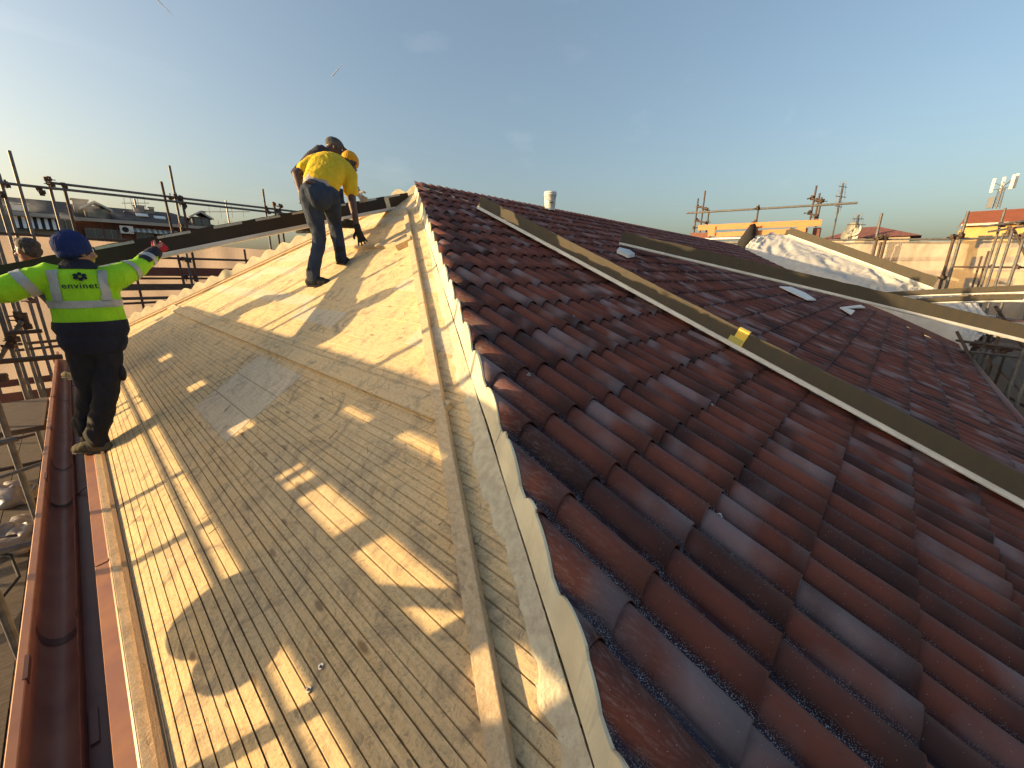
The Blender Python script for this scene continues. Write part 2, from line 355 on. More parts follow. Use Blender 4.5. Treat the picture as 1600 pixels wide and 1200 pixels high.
# cream cut edge along the near hip: from the deck up to the wave line
def wave_top(x, y):
    j = math.floor((y - Y0) / CL); yl = Y0 + j * CL; v = 1 - (y - yl) / CL
    u = ((x - X0) / PITCH + .5) % 1.0
    return MK * y - H + H * prof(u) * (.95 + .05 * v) + LIFT * (v - 1)
def cut_strip(name, y_a, y_b):
    vs_, fs = [], []; n = max(3, int(abs(y_b - y_a) / .012))
    for k in range(n + 1):
        y = y_a + (y_b - y_a) * k / n; x = hipedge(y); zt = wave_top(x + .004, y) + .003; zb = hipz(x) - .002
        wob = .006 * noise.noise(Vector((y * 3, 0, 0)))
        q = Vector((x, y, 0)); b_ = q - HN * (.030 + wob)
        b0 = b_ + Vector((0, 0, zb)); t0 = q - HN * (.004 + wob) + Vector((0, 0, zt)); t1 = q + HN * .004 + Vector((0, 0, zt)); b1 = q + HN * .02 + Vector((0, 0, zb))
        vs_ += [b0, t0, t1, b1]
    for k in range(n):
        a = k * 4
        for i in range(3): fs.append((a + i, a + i + 1, a + 5 + i, a + 4 + i))
    fs += [(0, 3, 2, 1), (n * 4, n * 4 + 1, n * 4 + 2, n * 4 + 3)]
    return mesh(name, vs_, fs, MFOAM, roof)
yy = -6.4
while yy < -.1:
    y2 = min(yy + random.choice((.9, 1.0, 1.15)), -.05)
    cut_strip('cut_insulation_edge', yy, y2 - .004); yy = y2
# ridge: a corner of plain flashing board at the apex, and screws
fl = MB(); A = Vector((2.36, -.02, -.02))
fl.add([A + Vector((-.0, .0, .0)), A + Vector((.62, -.42, -.18)), A + Vector((.66, -.52, -.26)), A + Vector((.03, -.10, -.13))], [(0, 1, 2, 3)])
fl.add([A + Vector((-.0, .02, .0)), A + Vector((.62, -.40, -.18)), A + Vector((.66, -.50, -.26)), A + Vector((.03, -.08, -.13))], [(3, 2, 1, 0)])
fb = fl.build('apex_filler_board', MBAT, roof)
for q in ((1125, 797), (826, 581), (1148, 842), (896, 492), (1112, 628)):
    d = AF + AR * ((q[0] - 800) / FPX) + AU * ((600 - q[1]) / FPX); nn = Vector((0, -MK, 1)); p_ = CAM + d * ((-.001 - nn.dot(CAM)) / nn.dot(d))
    b_ = MB(); z = wave_top(p_.x, p_.y); b_.tube((p_.x, p_.y, z - .002), (p_.x, p_.y - .001, z + .003), .011, 10); b_.tube((p_.x, p_.y, z), (p_.x, p_.y - .003, z + .010), .006, 6)
    b_.build('roofing_screw', MSCREW, roof)
# ------------------------------------------------------------------ timber deck (hip end)
deck = empty('timber_roof_deck', (0, 0, 0), label='bare triangular pine board deck with dusty boot marks between gutter and tiles', cat='roof deck')
def ylo(x): return 1.666 * x - 3.908 + .02
def yhi(x): return -1.5 * x + 3.56
XB = -1.30
base = MB()
zo = -.022
def poly_plane(x0, x1, dz, ya=None, yb=None):
    return [(x0, ylo(x0) - .012, hipz(x0) + dz), (x1, max(ylo(x1) - .012, -9), hipz(x1) + dz), (x1, yhi(x1) + .1, hipz(x1) + dz), (x0, yhi(x0) + .1, hipz(x0) + dz)]
base.add(poly_plane(-1.30, 2.42, zo), [(0, 1, 2, 3)])
base.build('sheathing_base', MGROOVE, deck)
# substrate of the tiled slope beside the near hip, visible nowhere but closing the gap
def plank(x0, x1, y0, y1, dz, m_, th=.022, taper=True):
    g = (.0020 if random.random() < .75 else .0011) if x1 - x0 < .05 else .0009
    def lo(x): return max(y0, ylo(x)) if taper else y0
    def hi(x): return min(y1, yhi(x)) if taper else y1
    a, b = x0 + g, x1 - g
    la, lb, ha, hb = lo(a), lo(b), hi(a), hi(b)
    if ha - la < .02 and hb - lb < .02: return
    ha = max(ha, la + .001); hb = max(hb, lb + .001)
    t = dz; ch = .0008
    P_ = [(a, la), (b, lb), (b, hb), (a, ha)]
    top = [Vector((x, y, hipz(x) + t)) for x, y in P_]
    bot = [Vector((x, y, hipz(x) + t - th)) for x, y in P_]
    cx = Vector((sum(q.x for q in top) / 4, sum(q.y for q in top) / 4, sum(q.z for q in top) / 4))
    ins = [Vector((q.x + (ch if q.x < cx.x else -ch), q.y + (ch if q.y < cx.y else -ch), 0)) for q in top]
    ins = [Vector((q.x, q.y, hipz(q.x) + t)) for q in ins]
    edge = [Vector((q.x, q.y, q.z - .003)) for q in top]
    vs_ = ins + edge + bot
    fs = [(0, 1, 2, 3)]
    for i in range(4):
        k = (i + 1) % 4; fs.append((i, 4 + i, 4 + k, k)); fs.append((4 + i, 8 + i, 8 + k, 4 + k))
    return mesh('deck_plank', vs_, fs, m_, deck)
def rows_between(xa, xb, wmin, wmax):
    out = [xa]
    while out[-1] < xb - wmax * .6: out.append(out[-1] + random.uniform(wmin, wmax))
    k = (xb - xa) / (out[-1] - xa); return [xa + (v - xa) * k for v in out]
rws = rows_between(XB, -.755, .026, .040)
for i, (x, x1) in enumerate(zip(rws[:-1], rws[1:])):
    hs = [(-6.5, -2.372), (-2.368, .9 + (i % 3) * .8), (.903 + (i % 3) * .8, 6)]
    for s0, s1 in hs: plank(x, x1, s0, s1, random.uniform(-.0014, .0014), MWOOD)
rws = rows_between(-.755, -.252, .026, .040)
for i, (x, x1) in enumerate(zip(rws[:-1], rws[1:])):
    hs = [(-6.5, -2.372), (-1.396, 2.05), (2.054, 6)]
    for s0, s1 in hs: plank(x, x1, s0, s1, random.uniform(-.0014, .0014), MWOOD)
plank(-.252, -.210, -6.5, 6, 0, MWOOD)
for (xa, xb_) in ((-.7575, -.60), (-.598, -.43), (-.428, -.2495)):
    ymid = random.uniform(-2.05, -1.7)
    plank(xa, xb_, -2.367, ymid, .0005, MPLY); plank(xa, xb_, ymid + .0015, -1.399, .0005, MPLY)
rws = rows_between(-.210, .14, .027, .034) + rows_between(.14, 2.34, .12, .15)[1:]
for row, (x, x1) in enumerate(zip(rws[:-1], rws[1:])):
    y = -6 + random.uniform(0, 1.2)
    while y < 5.5:
        y2 = y + (random.uniform(.7, 1.5) if x > .13 else random.uniform(3, 4)); plank(x, x1, y, y2, random.uniform(-.0012, .0012), MWOOD if (row * 7 + int(y * 3)) % 3 or x < .1 else MPLY); y = y2 + .0015
# raised board along the contour, hip batten, cleats
def hipbox(name, xa, ya, xb_, yb, wv, h, m_, parent=deck, lift=0.001, bev=.003):
    a = Vector((xa, ya, hipz(xa) + lift)); b = Vector((xb_, yb, hipz(xb_) + lift)); d = (b - a).normalized(); nrm = Vector((-HK, 0, 1)).normalized(); s = d.cross(nrm).normalized()
    o = MB(); o.bar(a + nrm * h / 2, b + nrm * h / 2, s * wv, nrm * h); return o.build(name, m_, parent, bevel=bev)
hipbox('cross_batten', -.155, -3.86, -.155, 3.6, .115, .030, MWOOD)
hipbox('hip_batten', -1.68, -6.343, .42, -2.882, .056, .040, MBAT)
hipbox('hip_batten', .425, -2.874, 1.86, -.509, .056, .040, MBAT)
hipbox('short_cleat', 1.15, -1.42, 1.15, -.15, .055, .035, MBAT)
hipbox('short_cleat', 1.20, -1.62, 1.10, -1.50, .10, .06, MBAT)
# far hip: trim boards and the scalloped cut edge of the panels beyond
def fh(x): return -1.5 * x + 3.58
hipbox('edge_board', -1.28, fh(-1.28) - .10, 2.20, fh(2.20) - .10, .075, .028, MBAT)
hipbox('edge_board', -1.28, fh(-1.28) - .045, 2.2, fh(2.2) - .045, .022, .040, MRAW)
cl = MB()
for k in range(14):
    pass
# knots of grit and twigs scattered on the boards
tw = MB()
for k in range(46):
    x = random.uniform(-1.2, .9); y = random.uniform(ylo(x) + .1, min(yhi(x) - .1, 1.5)); a = random.uniform(0, 6.28); ln = random.uniform(.01, .05)
    p0 = Vector((x, y, hipz(x) + .004)); x2 = x + math.cos(a) * ln; p1 = Vector((x2, y + math.sin(a) * ln, hipz(x2) + .004 + ln * .15)); tw.tube(p0, p1, .0015, 4)
tag(tw.build('wood_splinters', mat('splinter', (.12, .08, .05), .9), deck), kind='stuff')
# saw dust and foam crumbs heaped against the cut edge
db_v, db_f = [], []
nn_ = 420
for k in range(nn_ + 1):
    y = -6.2 + k * (5.7 / nn_); x = hipedge(y); q = Vector((x, y, 0)) - HN * .034
    wdt = .035 + .045 * (noise.noise(Vector((y * 2.2, 3, 0))) + .5) + .02 * noise.noise(Vector((y * 15, 1, 0)))
    if y > -3.2: wdt *= max(.12, 1 - (y + 3.2) * .8)
    for i in range(5):
        f = i / 4; p_ = q - HN * (wdt * f); h = .012 * (1 - f) ** 1.2 + .006 * noise.noise(p_ * 60) * (1 - f) + (.0025 if i < 4 else -.003)
        db_v.append((p_.x, p_.y, hipz(p_.x) + h))
for k in range(nn_):
    for i in range(4): a = k * 5 + i; db_f.append((a, a + 1, a + 6, a + 5))
tag(mesh('foam_dust', db_v, db_f, MDUST, deck, smooth=True), kind='stuff')
# small nuts and a loop of strap left on the boards
for q in ((503, 1042), (484, 1078)):
    d = AF + AR * ((q[0] - 800) / FPX) + AU * ((600 - q[1]) / FPX); nn = Vector((-HK, 0, 1)); p_ = CAM + d * ((HC - nn.dot(CAM)) / nn.dot(d))
    b_ = MB(); nr = nn.normalized(); b_.tube(p_, p_ + nr * .006, .010, 6); b_.tube(p_ + nr * .006, p_ + nr * .014, .004, 6); b_.build('deck_screw', MSCREW, deck)

# ------------------------------------------------------------------ gutter along the hip-end eave
gut = empty('box_gutter', (0, 0, 0), label='long oxide-red metal gutter with copper-lit lip running along the left eave', cat='gutter')
def sweep(name, prof_, m_, y0=-7.2, y1=5.4, parent=gut, n=1, smooth=False, th=None):
    vs_, fs = [], []; k = len(prof_)
    for j in range(n + 1):
        y = y0 + (y1 - y0) * j / n
        vs_ += [(x, y, z) for x, z in prof_]
    for j in range(n):
        for i in range(k - 1): a = j * k + i; fs.append((a, a + 1, a + k + 1, a + k))
    return mesh(name, vs_, fs, m_, parent, smooth)
outer = [(-1.648, -2.80), (-1.648, -2.652), (-1.645, -2.648), (-1.622, -2.648), (-1.619, -2.652), (-1.617, -2.70)]
sweep('outer_lip', outer, MSALM)
hr = [(-1.617, -2.70)] + [(-1.558 - .059 * math.cos(t), -2.735 - .075 * math.sin(t)) for t in [math.pi * k / 14 for k in range(1, 13)]] + [(-1.500, -2.745), (-1.498, -2.70), (-1.494, -2.690)]
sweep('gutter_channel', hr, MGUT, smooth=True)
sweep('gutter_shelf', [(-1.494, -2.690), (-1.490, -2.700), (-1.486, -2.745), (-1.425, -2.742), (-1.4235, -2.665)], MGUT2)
sweep('eave_flashing', [(-1.4235, -2.665), (-1.421, -2.655), (-1.372, -2.648), (-1.366, -2.643)], MSALM)
o = MB(); o.bar((-1.334, -7.2, -2.664), (-1.334, 5.4, -2.664), (.060, 0, 0), (0, 0, .044)); o.build('eave_timber', MBAT, gut, bevel=.003)
o = MB(); o.bar((-1.318, -7.2, -2.70), (-1.318, 5.4, -2.70), (.02, 0, 0), (0, 0, .16)); o.build('fascia_board', MRAW, gut)
for yb in (-3.62, -1.36, .55, 2.6):
    br = MB(); pts = [(-1.600, -2.655)] + [(-1.558 - .056 * math.cos(t), -2.732 - .070 * math.sin(t)) for t in [math.pi * k / 8 for k in range(1, 8)]] + [(-1.47, -2.735), (-1.43, -2.70)]
    if yb == -1.36:
        for a, b in zip(pts[:-1], pts[1:]): br.bar((a[0], yb, a[1] + .004), (b[0], yb, b[1] + .004), (0, .028, 0), (0, 0, .004))
        br.build('gutter_strap', MCOUP, gut)
    else:
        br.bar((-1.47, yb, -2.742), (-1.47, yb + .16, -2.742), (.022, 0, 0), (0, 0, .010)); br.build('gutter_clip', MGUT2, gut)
for yb in (-4.9, -2.9, -.6, 2.0):
    vsj = []; 
    for y_ in (yb, yb + .05): vsj += [(x + .0015 * (1 if x < -1.558 else -1), y_, z + .002) for x, z in hr]
    kk = len(hr); mesh('gutter_joint', vsj, [(i, i + 1, kk + i + 1, kk + i) for i in range(kk - 1)], MGUT2, gut, smooth=True)
    k = MB(); k.bar((-1.372, yb + .3, -2.645), (-1.422, yb + .3, -2.653), (0, .03, 0), (0, 0, .003)); k.build('flashing_joint', MSALM, gut)
for yb in (-3.25, -1.15, .2, 1.6):
    br = MB(); br.bar((-1.621, yb, -2.66), (-1.621, yb + .14, -2.66), (.012, 0, 0), (0, 0, .030)); br.build('lip_clip', MGUT2, gut)

# ------------------------------------------------------------------ building under the roof, far slope, ground
bld = empty('apartment_house', (0, 0, 0), label='plastered house walls below the roof being re-covered', cat='house')
o = MB(); o.box((7.3, -.6, -8.2), (16.6, 0, 0), (0, 10.6, 0), (0, 0, 10.3)); o.build('wall', mat('cream_render', (.42, .36, .28), .9, col2=(.36, .31, .25), nscale=2), bld)
fs_ = MB()
nx = 400; vs_, fsx = [], []
# far slope panels (beyond the ridge) with the same waves
def far_top(x, y):
    u = ((x - X0) / PITCH + .5) % 1.0
    return -.45 * y - H + .050 - .062 * max(0, 1 - y / .35) + H * 1.1 * (.5 - .5 * math.cos(2 * math.pi * u)) ** .75
xs = [-1.32 + k * PITCH / 10 for k in range(int((8.0 + 1.32) / (PITCH / 10)))]
for x in xs:
    y0 = max(0.0, -1.5 * x + 3.60)
    for y in (y0, y0 + .5, max(y0 + .6, 6.0)): vs_.append((x, y, far_top(x, y)))
for k in range(len(xs) - 1):
    for i in range(2): a = k * 3 + i; fsx.append((a, a + 3, a + 4, a + 1))
fslope = mesh('far_slope_panels', vs_, fsx, MT, roof, smooth=True); tag(fslope, kind='stuff')
vs_, fsx = [], []
for k in range(0, 900):
    x = -1.34 + k * (2.40 + 1.34) / 899; y = -1.5 * x + 3.60; zt = far_top(x, y) + .004 + .012 * noise.noise(Vector((x * 6, 2, 1))); zb = hipz(x) + .0
    nd = Vector((1.5, 1, 0)).normalized()
    b0 = Vector((x, y, zb)) - nd * .002; t0 = Vector((x, y, zt)) - nd * .004; t1 = t0 + nd * .03 - Vector((0, 0, .003))
    vs_ += [b0, t0, t1]
for k in range(899): a = k * 3; fsx += [(a, a + 1, a + 4, a + 3), (a + 1, a + 2, a + 5, a + 4)]
mesh('cut_insulation_edge', vs_, fsx, MFOAM, roof)
g = MB(); g.add([(-900, -900, -14), (1500, -900, -14), (1500, 1500, -14), (-900, 1500, -14)], [(0, 1, 2, 3)])
tag(g.build('ground', mat('street_ground', (.10, .095, .09), .95, col2=(.16, .14, .12), nscale=.05)), kind='structure', label='distant streets and yards far below the roof')
# main eave gutter pipe on the right
eg = MB(); eg.tube((3.0, -6.50, -2.70), (11.0, -6.50, -2.70), .045, 12); o = eg.build('eave_gutter', MGUT2, None, smooth=True); tag(o, 'dark brown gutter edge closing the bottom of the tiled slope at right', 'gutter')

# ------------------------------------------------------------------ scaffolding
def coupler(c, r, parent, ax=(0, 0, 1), s=1.0, rnd=None):
    """forged clamp: two half shells, hinge and a pair of bolts"""
    c = Vector(c); ax = Vector(ax).normalized(); k = MB(); q = ax.orthogonal().normalized(); t = ax.cross(q)
    a = random.uniform(0, 6.28); d1 = q * math.cos(a) + t * math.sin(a); d2 = ax.cross(d1)
    k.tube(c - ax * .028 * s, c + ax * .028 * s, r + .012 * s, 8)
    k.tube(c + d1 * (r + .02 * s) - d2 * .028 * s, c + d1 * (r + .02 * s) + d2 * .028 * s, r * .55 + .012 * s, 7)
    k.box(c + d1 * .035 * s + ax * .03 * s, d1 * .05 * s, d2 * .035 * s, ax * .03 * s)
    k.tube(c - d2 * .03 * s, c - d2 * .085 * s + ax * .01, .007 * s, 5); k.tube(c - d2 * .060 * s, c - d2 * .075 * s + ax * .003, .014 * s, 6)
    k.tube(c + d1 * .03 * s - d2 * .02 * s, c + d1 * .10 * s - d2 * .03 * s, .007 * s, 5)
    return k.build('coupler', MCOUP, parent)
TR = .0242
def post(parent, x, y, z0, z1, m_=None, r=TR, lean=(0, 0)):
    return MB().tube((x, y, z0), (x + lean[0], y + lean[1], z1), r, 10).build('post', m_ or MSTEEL, parent, smooth=False)
def rail(parent, a, b, m_=None, r=TR, name='ledger'):
    return MB().tube(a, b, r, 10).build(name, m_ or MSTEEL, parent)
def board(parent, a, b, th, h, m_, name='guard_board'):
    a = Vector(a); b = Vector(b); d = (b - a).normalized(); s = d.cross(Vector((0, 0, 1))).normalized()
    return MB().bar(a, b, s * th, Vector((0, 0, h))).build(name, m_, parent)
def planks(parent, x0, x1, y0, y1, z, along='y', m_=None, wd=.24, ln=2.6, th=.045):
    c = (x0 if along == 'y' else y0); e = (x1 if along == 'y' else y1)
    while c < e - .05:
        c1 = min(c + wd, e); s = (y0 if along == 'y' else x0); t = (y1 if along == 'y' else x1); off = random.uniform(0, .8)
        while s < t:
            s1 = min(s + ln - off, t); off = 0; k = MB(); zz = z + random.uniform(-.004, .004)
            if along == 'y': k.box(((c + c1) / 2, (s + s1) / 2, zz), (c1 - c - .006, 0, 0), (0, s1 - s - .01, 0), (0, 0, th))
            else: k.box(((s + s1) / 2, (c + c1) / 2, zz), (s1 - s - .01, 0, 0), (0, c1 - c - .006, 0), (0, 0, th))
            k.build('plank', m_ or MPLANK, parent); s = s1
        c = c1
def netting(name, p00, p10, p01, p11, m_, label, cat='netting', nu=60, nv=26, amp=.05, seed=0, sc_=1.4, group=None):
    vs_, fs = [], []; p00, p10, p01, p11 = map(Vector, (p00, p10, p01, p11)); nr = (p10 - p00).cross(p01 - p00).normalized()
    for j in range(nv + 1):
        for i in range(nu + 1):
            u, v = i / nu, j / nv; p_ = p00.lerp(p10, u).lerp(p01.lerp(p11, u), v)
            a = noise.noise(Vector((p_.x * sc_ * 1.6 + seed, p_.y * sc_ * 1.6, p_.z * sc_ * .7))) * amp + noise.noise(Vector((p_.x * 6 + p_.z * 5 + seed, p_.y * 6, p_.z * 1.5))) * amp * .3
            a += amp * .8 * abs(math.sin(u * nu * .18 + seed)) * v * (1 - v)
            vs_.append(p_ + nr * a + Vector((0, 0, -.03 * abs(math.sin(u * math.pi * 5)) * v)))
    w_ = nu + 1
    for j in range(nv):
        for i in range(nu): a = j * w_ + i; fs.append((a, a + 1, a + w_ + 1, a + w_))
    o = mesh(name, vs_, fs, m_, None, smooth=True); return tag(o, label, cat, group)

# scaffold behind the house (runs along x)
SB = empty('tube_scaffold', (-1.6, 6.4, -4.2), label='tube scaffold beyond the far hip, its twin top rails crossing the sky at left', cat='scaffold', group='tube scaffolds round the roof')
for x, zt, mm, y, ln in ((-1.55, .73, MSTEEL, 6.40, (0, 0)), (-1.73, .35, MSTEEL, 6.47, (-.02, 0)), (-1.18, .30, MSTEEL, 6.44, (0, 0)), (-1.00, .25, MRUST, 6.36, (0, 0)), (.54, .54, MRUST, 6.36, (-.10, 0)), (.64, .89, MSTEEL, 6.45, (0, 0)),
                         (.74, .24, MRUST, 6.40, (.0, 0)), (2.36, .68, MSTEEL, 6.42, (0, 0)), (2.56, .38, MRUST, 6.38, (0, 0)), (2.69, .39, MRUST, 6.42, (0, 0)), (-2.15, -.6, MSTEEL, 6.4, (0, 0)), (-1.98, .0, MSTEEL, 6.42, (0, 0)), (-1.83, .0, MSTEEL, 6.38, (0, 0)),
                         (-2.6, .4, MSTEEL, 7.3, (0, 0)), (-.2, -.7, MRUST, 7.3, (0, 0)), (2.0, -.7, MRUST, 7.3, (0, 0))):
    post(SB, x, y, -4.3, zt, mm, lean=ln)
rail(SB, (-1.22, 6.44, .285), (4.6, 6.44, .235)); rail(SB, (-1.20, 6.36, .185), (4.6, 6.36, .15)); rail(SB, (-3.4, 6.40, .205), (-1.1, 6.40, .185))
rail(SB, (-.9, 6.40, -.98), (3.4, 6.40, -1.0), MRUST); rail(SB, (-2.2, 6.4, -2.70), (-1.0, 6.4, -2.66), MRUST); rail(SB, (-1.0, 6.4, -1.93), (.35, 6.4, -1.90), MRUST)
rail(SB, (-3.3, 6.44, -.62), (-.3, 6.44, -.66), MRUST); rail(SB, (-3, 7.35, -1.42), (3.4, 7.35, -1.44), MRUST)
board(SB, (-1.0, 7.10, -1.27), (3.4, 7.10, -1.29), .04, .19, MREDB, 'toe_board'); board(SB, (-1.4, 6.95, -1.60), (1.2, 6.95, -1.62), .04, .14, MPLANK, 'toe_board')
board(SB, (-3.2, 7.10, -3.42), (-.8, 7.10, -3.40), .04, .13, MREDB, 'toe_board'); board(SB, (-3.2, 6.9, -3.66), (-.8, 6.9, -3.66), .05, .18, MREDB, 'toe_board')
board(SB, (-1.4, 6.6, -1.82), (1.0, 6.6, -1.84), .30, .05, MPLANK, 'plank')
for c in ((-1.20, 6.42, .34), (-1.14, 6.40, .25), (-1.33, 6.40, .17), (-1.30, 6.42, .08), (-1.00, 6.38, .27), (-1.70, 6.42, .19), (-1.78, 6.42, .02), (.54, 6.38, .24), (.64, 6.42, .30), (.72, 6.40, .26), (.70, 6.43, .20), (.76, 6.40, .13), (.66, 6.40, -.30),
          (2.37, 6.42, .27), (2.56, 6.40, .35), (2.70, 6.40, .32), (2.60, 6.40, .19), (.52, 6.40, -1.0), (.66, 6.40, -1.04), (.54, 6.40, -1.36), (.70, 6.40, -1.4), (2.4, 6.4, .17)):
    coupler(c, TR, SB, random.choice(((0, 0, 1), (1, 0, 0))), 1.15)
netting('debris_netting', (-4.2, 7.5, -4.1), (9.5, 7.5, -4.1), (-4.2, 7.5, -.60), (9.5, 7.5, -.70), MNET, 'backlit pinkish beige debris netting stretched behind the far-left scaffold', nu=170, nv=36, amp=.06)
# scaffold beside the hip-end gutter (runs along y)
SL = empty('tube_scaffold', (-1.9, 0, -4.2), label='tube scaffold standing beside the left gutter, next to the man in the lime jacket', cat='scaffold', group='tube scaffolds round the roof')
for x, y, zt in ((-1.90, .45, -.45), (-1.90, 2.62, -.25), (-1.92, 4.7, -.2), (-1.92, -1.55, -.55), (-1.94, -3.55, -.35), (-2.92, .45, -.2), (-2.92, 2.6, -.1), (-2.92, -1.5, -.3), (-2.92, -3.6, -.2), (-2.92, 4.7, -.1), (-2.60, 3.3, .1), (-2.92, 1.5, -.5)):
    post(SL, x, y, -4.3, zt)
a = aty(0, 565, .52); b = aty(98, 557, .52); rail(SL, a + (a - b) * 1.2, b, MRUST)
a = aty(0, 692, -.2); b = aty(28, 685, -.2); rail(SL, a + (a - b) * 2, b); rail(SL, b, b + (b - a) * 1.0, MRUST, .012)
a = aty(0, 862, -1.0); b = aty(52, 848, -1.0); rail(SL, a + (a - b), b, MSTEEL)
a = aty(0, 746, 0.3); b = aty(66, 724, 0.3); rail(SL, a, b, MSTEEL, .017)
a = aty(-20, 592, 2.5); b = aty(34, 502, 2.5); rail(SL, a, b)
a = aty(8, 521, 2.4); b = aty(66, 517, 2.4); rail(SL, a, b, MCOUP)
a = aty(28, 538, 5.2); b = aty(90, 532, 5.2); rail(SL, a, b, MRUST)
rail(SL, (-2.92, -6.5, -1.18), (-2.92, 5.2, -1.18)); rail(SL, (-2.92, -6.5, -2.057), (-2.92, 5.2, -2.057), None, .018); rail(SL, (-1.90, -6.5, -3.7), (-1.90, 5.2, -3.7), MRUST)
for y_ in (-3.55, .45, 2.62): rail(SL, (-3.1, y_ + .05, -3.72), (-1.75, y_ + .05, -3.72), MRUST, name='transom')
for q in ((20, 540, 2.5), (36, 493, 2.6), (43, 510, 2.6), (52, 470, 4.4), (3, 590, .6), (25, 530, 2.5), (38, 500, 2.6)): coupler(aty(*q), TR, SL, (0, 0, 1), 1.25)
planks(SL, -2.95, -1.78, -6.5, 5.6, -3.86, 'y')
# unseen edge protection boards on the outer side, gaps shaped for the deck's light patches
def gboard(y0, y1, z0, z1): board(SL, (-2.965, y0, (z0 + z1) / 2), (-2.965, y1, (z0 + z1) / 2), .03, z1 - z0, MREDB, 'guard_board')
for ya, yb2 in ((-6.6, -2.9), (-2.88, 1.1), (1.12, 5.2)): gboard(ya, yb2, -1.977, -1.742)
for ya, yb2 in ((-6.6, -3.4), (-3.38, .4), (.42, 5.2)): gboard(ya, yb2, -1.640, -1.395)
for ya, yb2, zb_ in ((-6.6, -3.9, -1.393), (-3.88, -2.05, -1.393), (-2.04, -1.62, -1.350), (-1.61, -1.35, -1.393), (-1.34, -1.06, -1.36), (-1.05, -.2, -1.393), (-.18, 5.2, -1.393)): gboard(ya, yb2, zb_, -1.132)
for y0, y1 in ((-6.6, -3.06), (-2.86, -2.74), (-2.20, -2.06), (-1.66, -1.56), (-1.36, -.62), (-.45, .75), (.95, 2.4), (2.7, 5.2)):
    board(SL, (-2.99, y0, -1.694), (-2.99, y1, -1.694), .02, .14, MREDB, 'guard_board')  # unseen short pieces added over the gap to break up the light patches
# unseen sack added to throw a round shadow on the deck; step-up platform
sk = MB(); sk.ball((-1.96, -2.95, -2.26), .16, 14, 10, sx=(.8, 1.1, 1.15)); sk.tube((-1.94, -3.05, -2.1), (-1.95, -3.5, -1.85), .03, 8); sk.ball((-1.95, -3.2, -2.30), .11, 10, 8)
tag(sk.build('shadow_sack', MBLACK, None, smooth=True), 'unseen dark sack added on the scaffold to throw a round shadow on the lower deck', 'sack')
board(SL, (-2.1, 1.2, -2.72), (-1.68, 1.2, -2.72), 1.3, .05, MPLANK, 'plank')
# things lying on the lower scaffold deck
for nm, q, sx, lb in (('plastic_bag', (22, 838), (1.3, 2.2, .7), 'crumpled dusty plastic sheet lying on the lower scaffold planks, nearer one'), ('plastic_bag', (20, 775), (1.2, 1.6, .8), 'crumpled dusty plastic sheet against the rail, farther one by the tubes')):
    d = AF + AR * ((q[0] - 800) / FPX) + AU * ((600 - q[1]) / FPX); p_ = CAM + d * ((-3.78 - CAM.z) / d.z); k = MB(); k.ball(p_, .16, 26, 18, sx=sx); 
    k.v = [v + Vector((noise.noise(v * 9), noise.noise(v * 9 + Vector((5, 0, 0))), noise.noise(v * 11 + Vector((0, 7, 0))))) * .08 for v in k.v]
    tag(k.build(nm, MBAG, None, smooth=True), lb, 'plastic sheet', 'plastic sheets on the scaffold deck')
cbv = MB(); pts = [(-2.5, .2, -3.82), (-2.3, .5, -3.80), (-2.1, .3, -3.80), (-2.02, -.2, -3.80), (-2.2, -.8, -3.80), (-2.5, -1.0, -3.81)]
for a, b in zip(pts[:-1], pts[1:]): cbv.tube(a, b, .012, 6)
tag(cbv.build('cable', MBLACK, None), 'black cable snaking over the lower scaffold planks', 'cable')

# far-end scaffold (runs along y, x = 20.5) with orange boards
SF = empty('tube_scaffold', (20.5, 0, .4), label='small scaffold tower beyond the ridge with orange guard boards and a long top rail', cat='scaffold', group='tube scaffolds round the roof')
XF = 20.5; TF_ = .036
for px, py, zb in ((1102, 298, .6), (1091, 310, .6), (1108, 328, .6), (1186, 320, 1.0), (1276, 290, .9), (1281, 302, .9), (1284, 308, .8)):
    p_ = atx(px, py, XF); post(SF, p_.x, p_.y, zb, p_.z, MRUST, TF_)
rail(SF, atx(1073, 333, XF), atx(1340, 317, XF), MSTEEL, .045)
for a, b in (((1090, 323), (1106, 326)), ((1087, 345), (1103, 348)), ((1268, 310), (1284, 315)), ((1263, 332), (1276, 338))): rail(SF, atx(*a, XF - .1), atx(*b, XF - .1), MRUST, TF_)
for q in ((1105, 327), (1090, 323), (1087, 344), (1103, 348), (1084, 356), (1185, 326), (1269, 310), (1276, 313), (1264, 333), (1275, 339), (1282, 315), (1181, 347)): coupler(atx(*q, XF), TF_, SF, (0, 0, 1), 2.2)
board(SF, atx(1091, 356, XF - .3), atx(1284, 348, XF - .3), .05, .24, MORB, 'guard_board'); board(SF, atx(1118, 367, XF - .28), atx(1262, 360, XF - .28), .05, .20, MORB, 'guard_board')
for px in (1113, 1179, 1253):
    a = atx(px, 354, XF - .36); b = atx(px - 2, 369, XF - .36); MB().bar(a, b, (.04, 0, 0), (0, .30, 0)).build('guard_upright', MORB, SF)
board(SF, atx(1080, 369, XF - .1), atx(1110, 369, XF - .1), .3, .3, MREDB, 'toe_board'); board(SF, atx(1270, 366, XF + .2), atx(1281, 366, XF + .2), .3, .5, MREDB, 'toe_board')
board(SF, atx(1095, 374, XF - .2), atx(1232, 371, XF - .2), .5, .07, MWHITE, 'platform'); board(SF, atx(1100, 380, XF - .2), atx(1225, 377, XF - .2), .4, .09, MSTEEL, 'platform')
p_ = atx(1172, 352, XF - .5); k = MB()
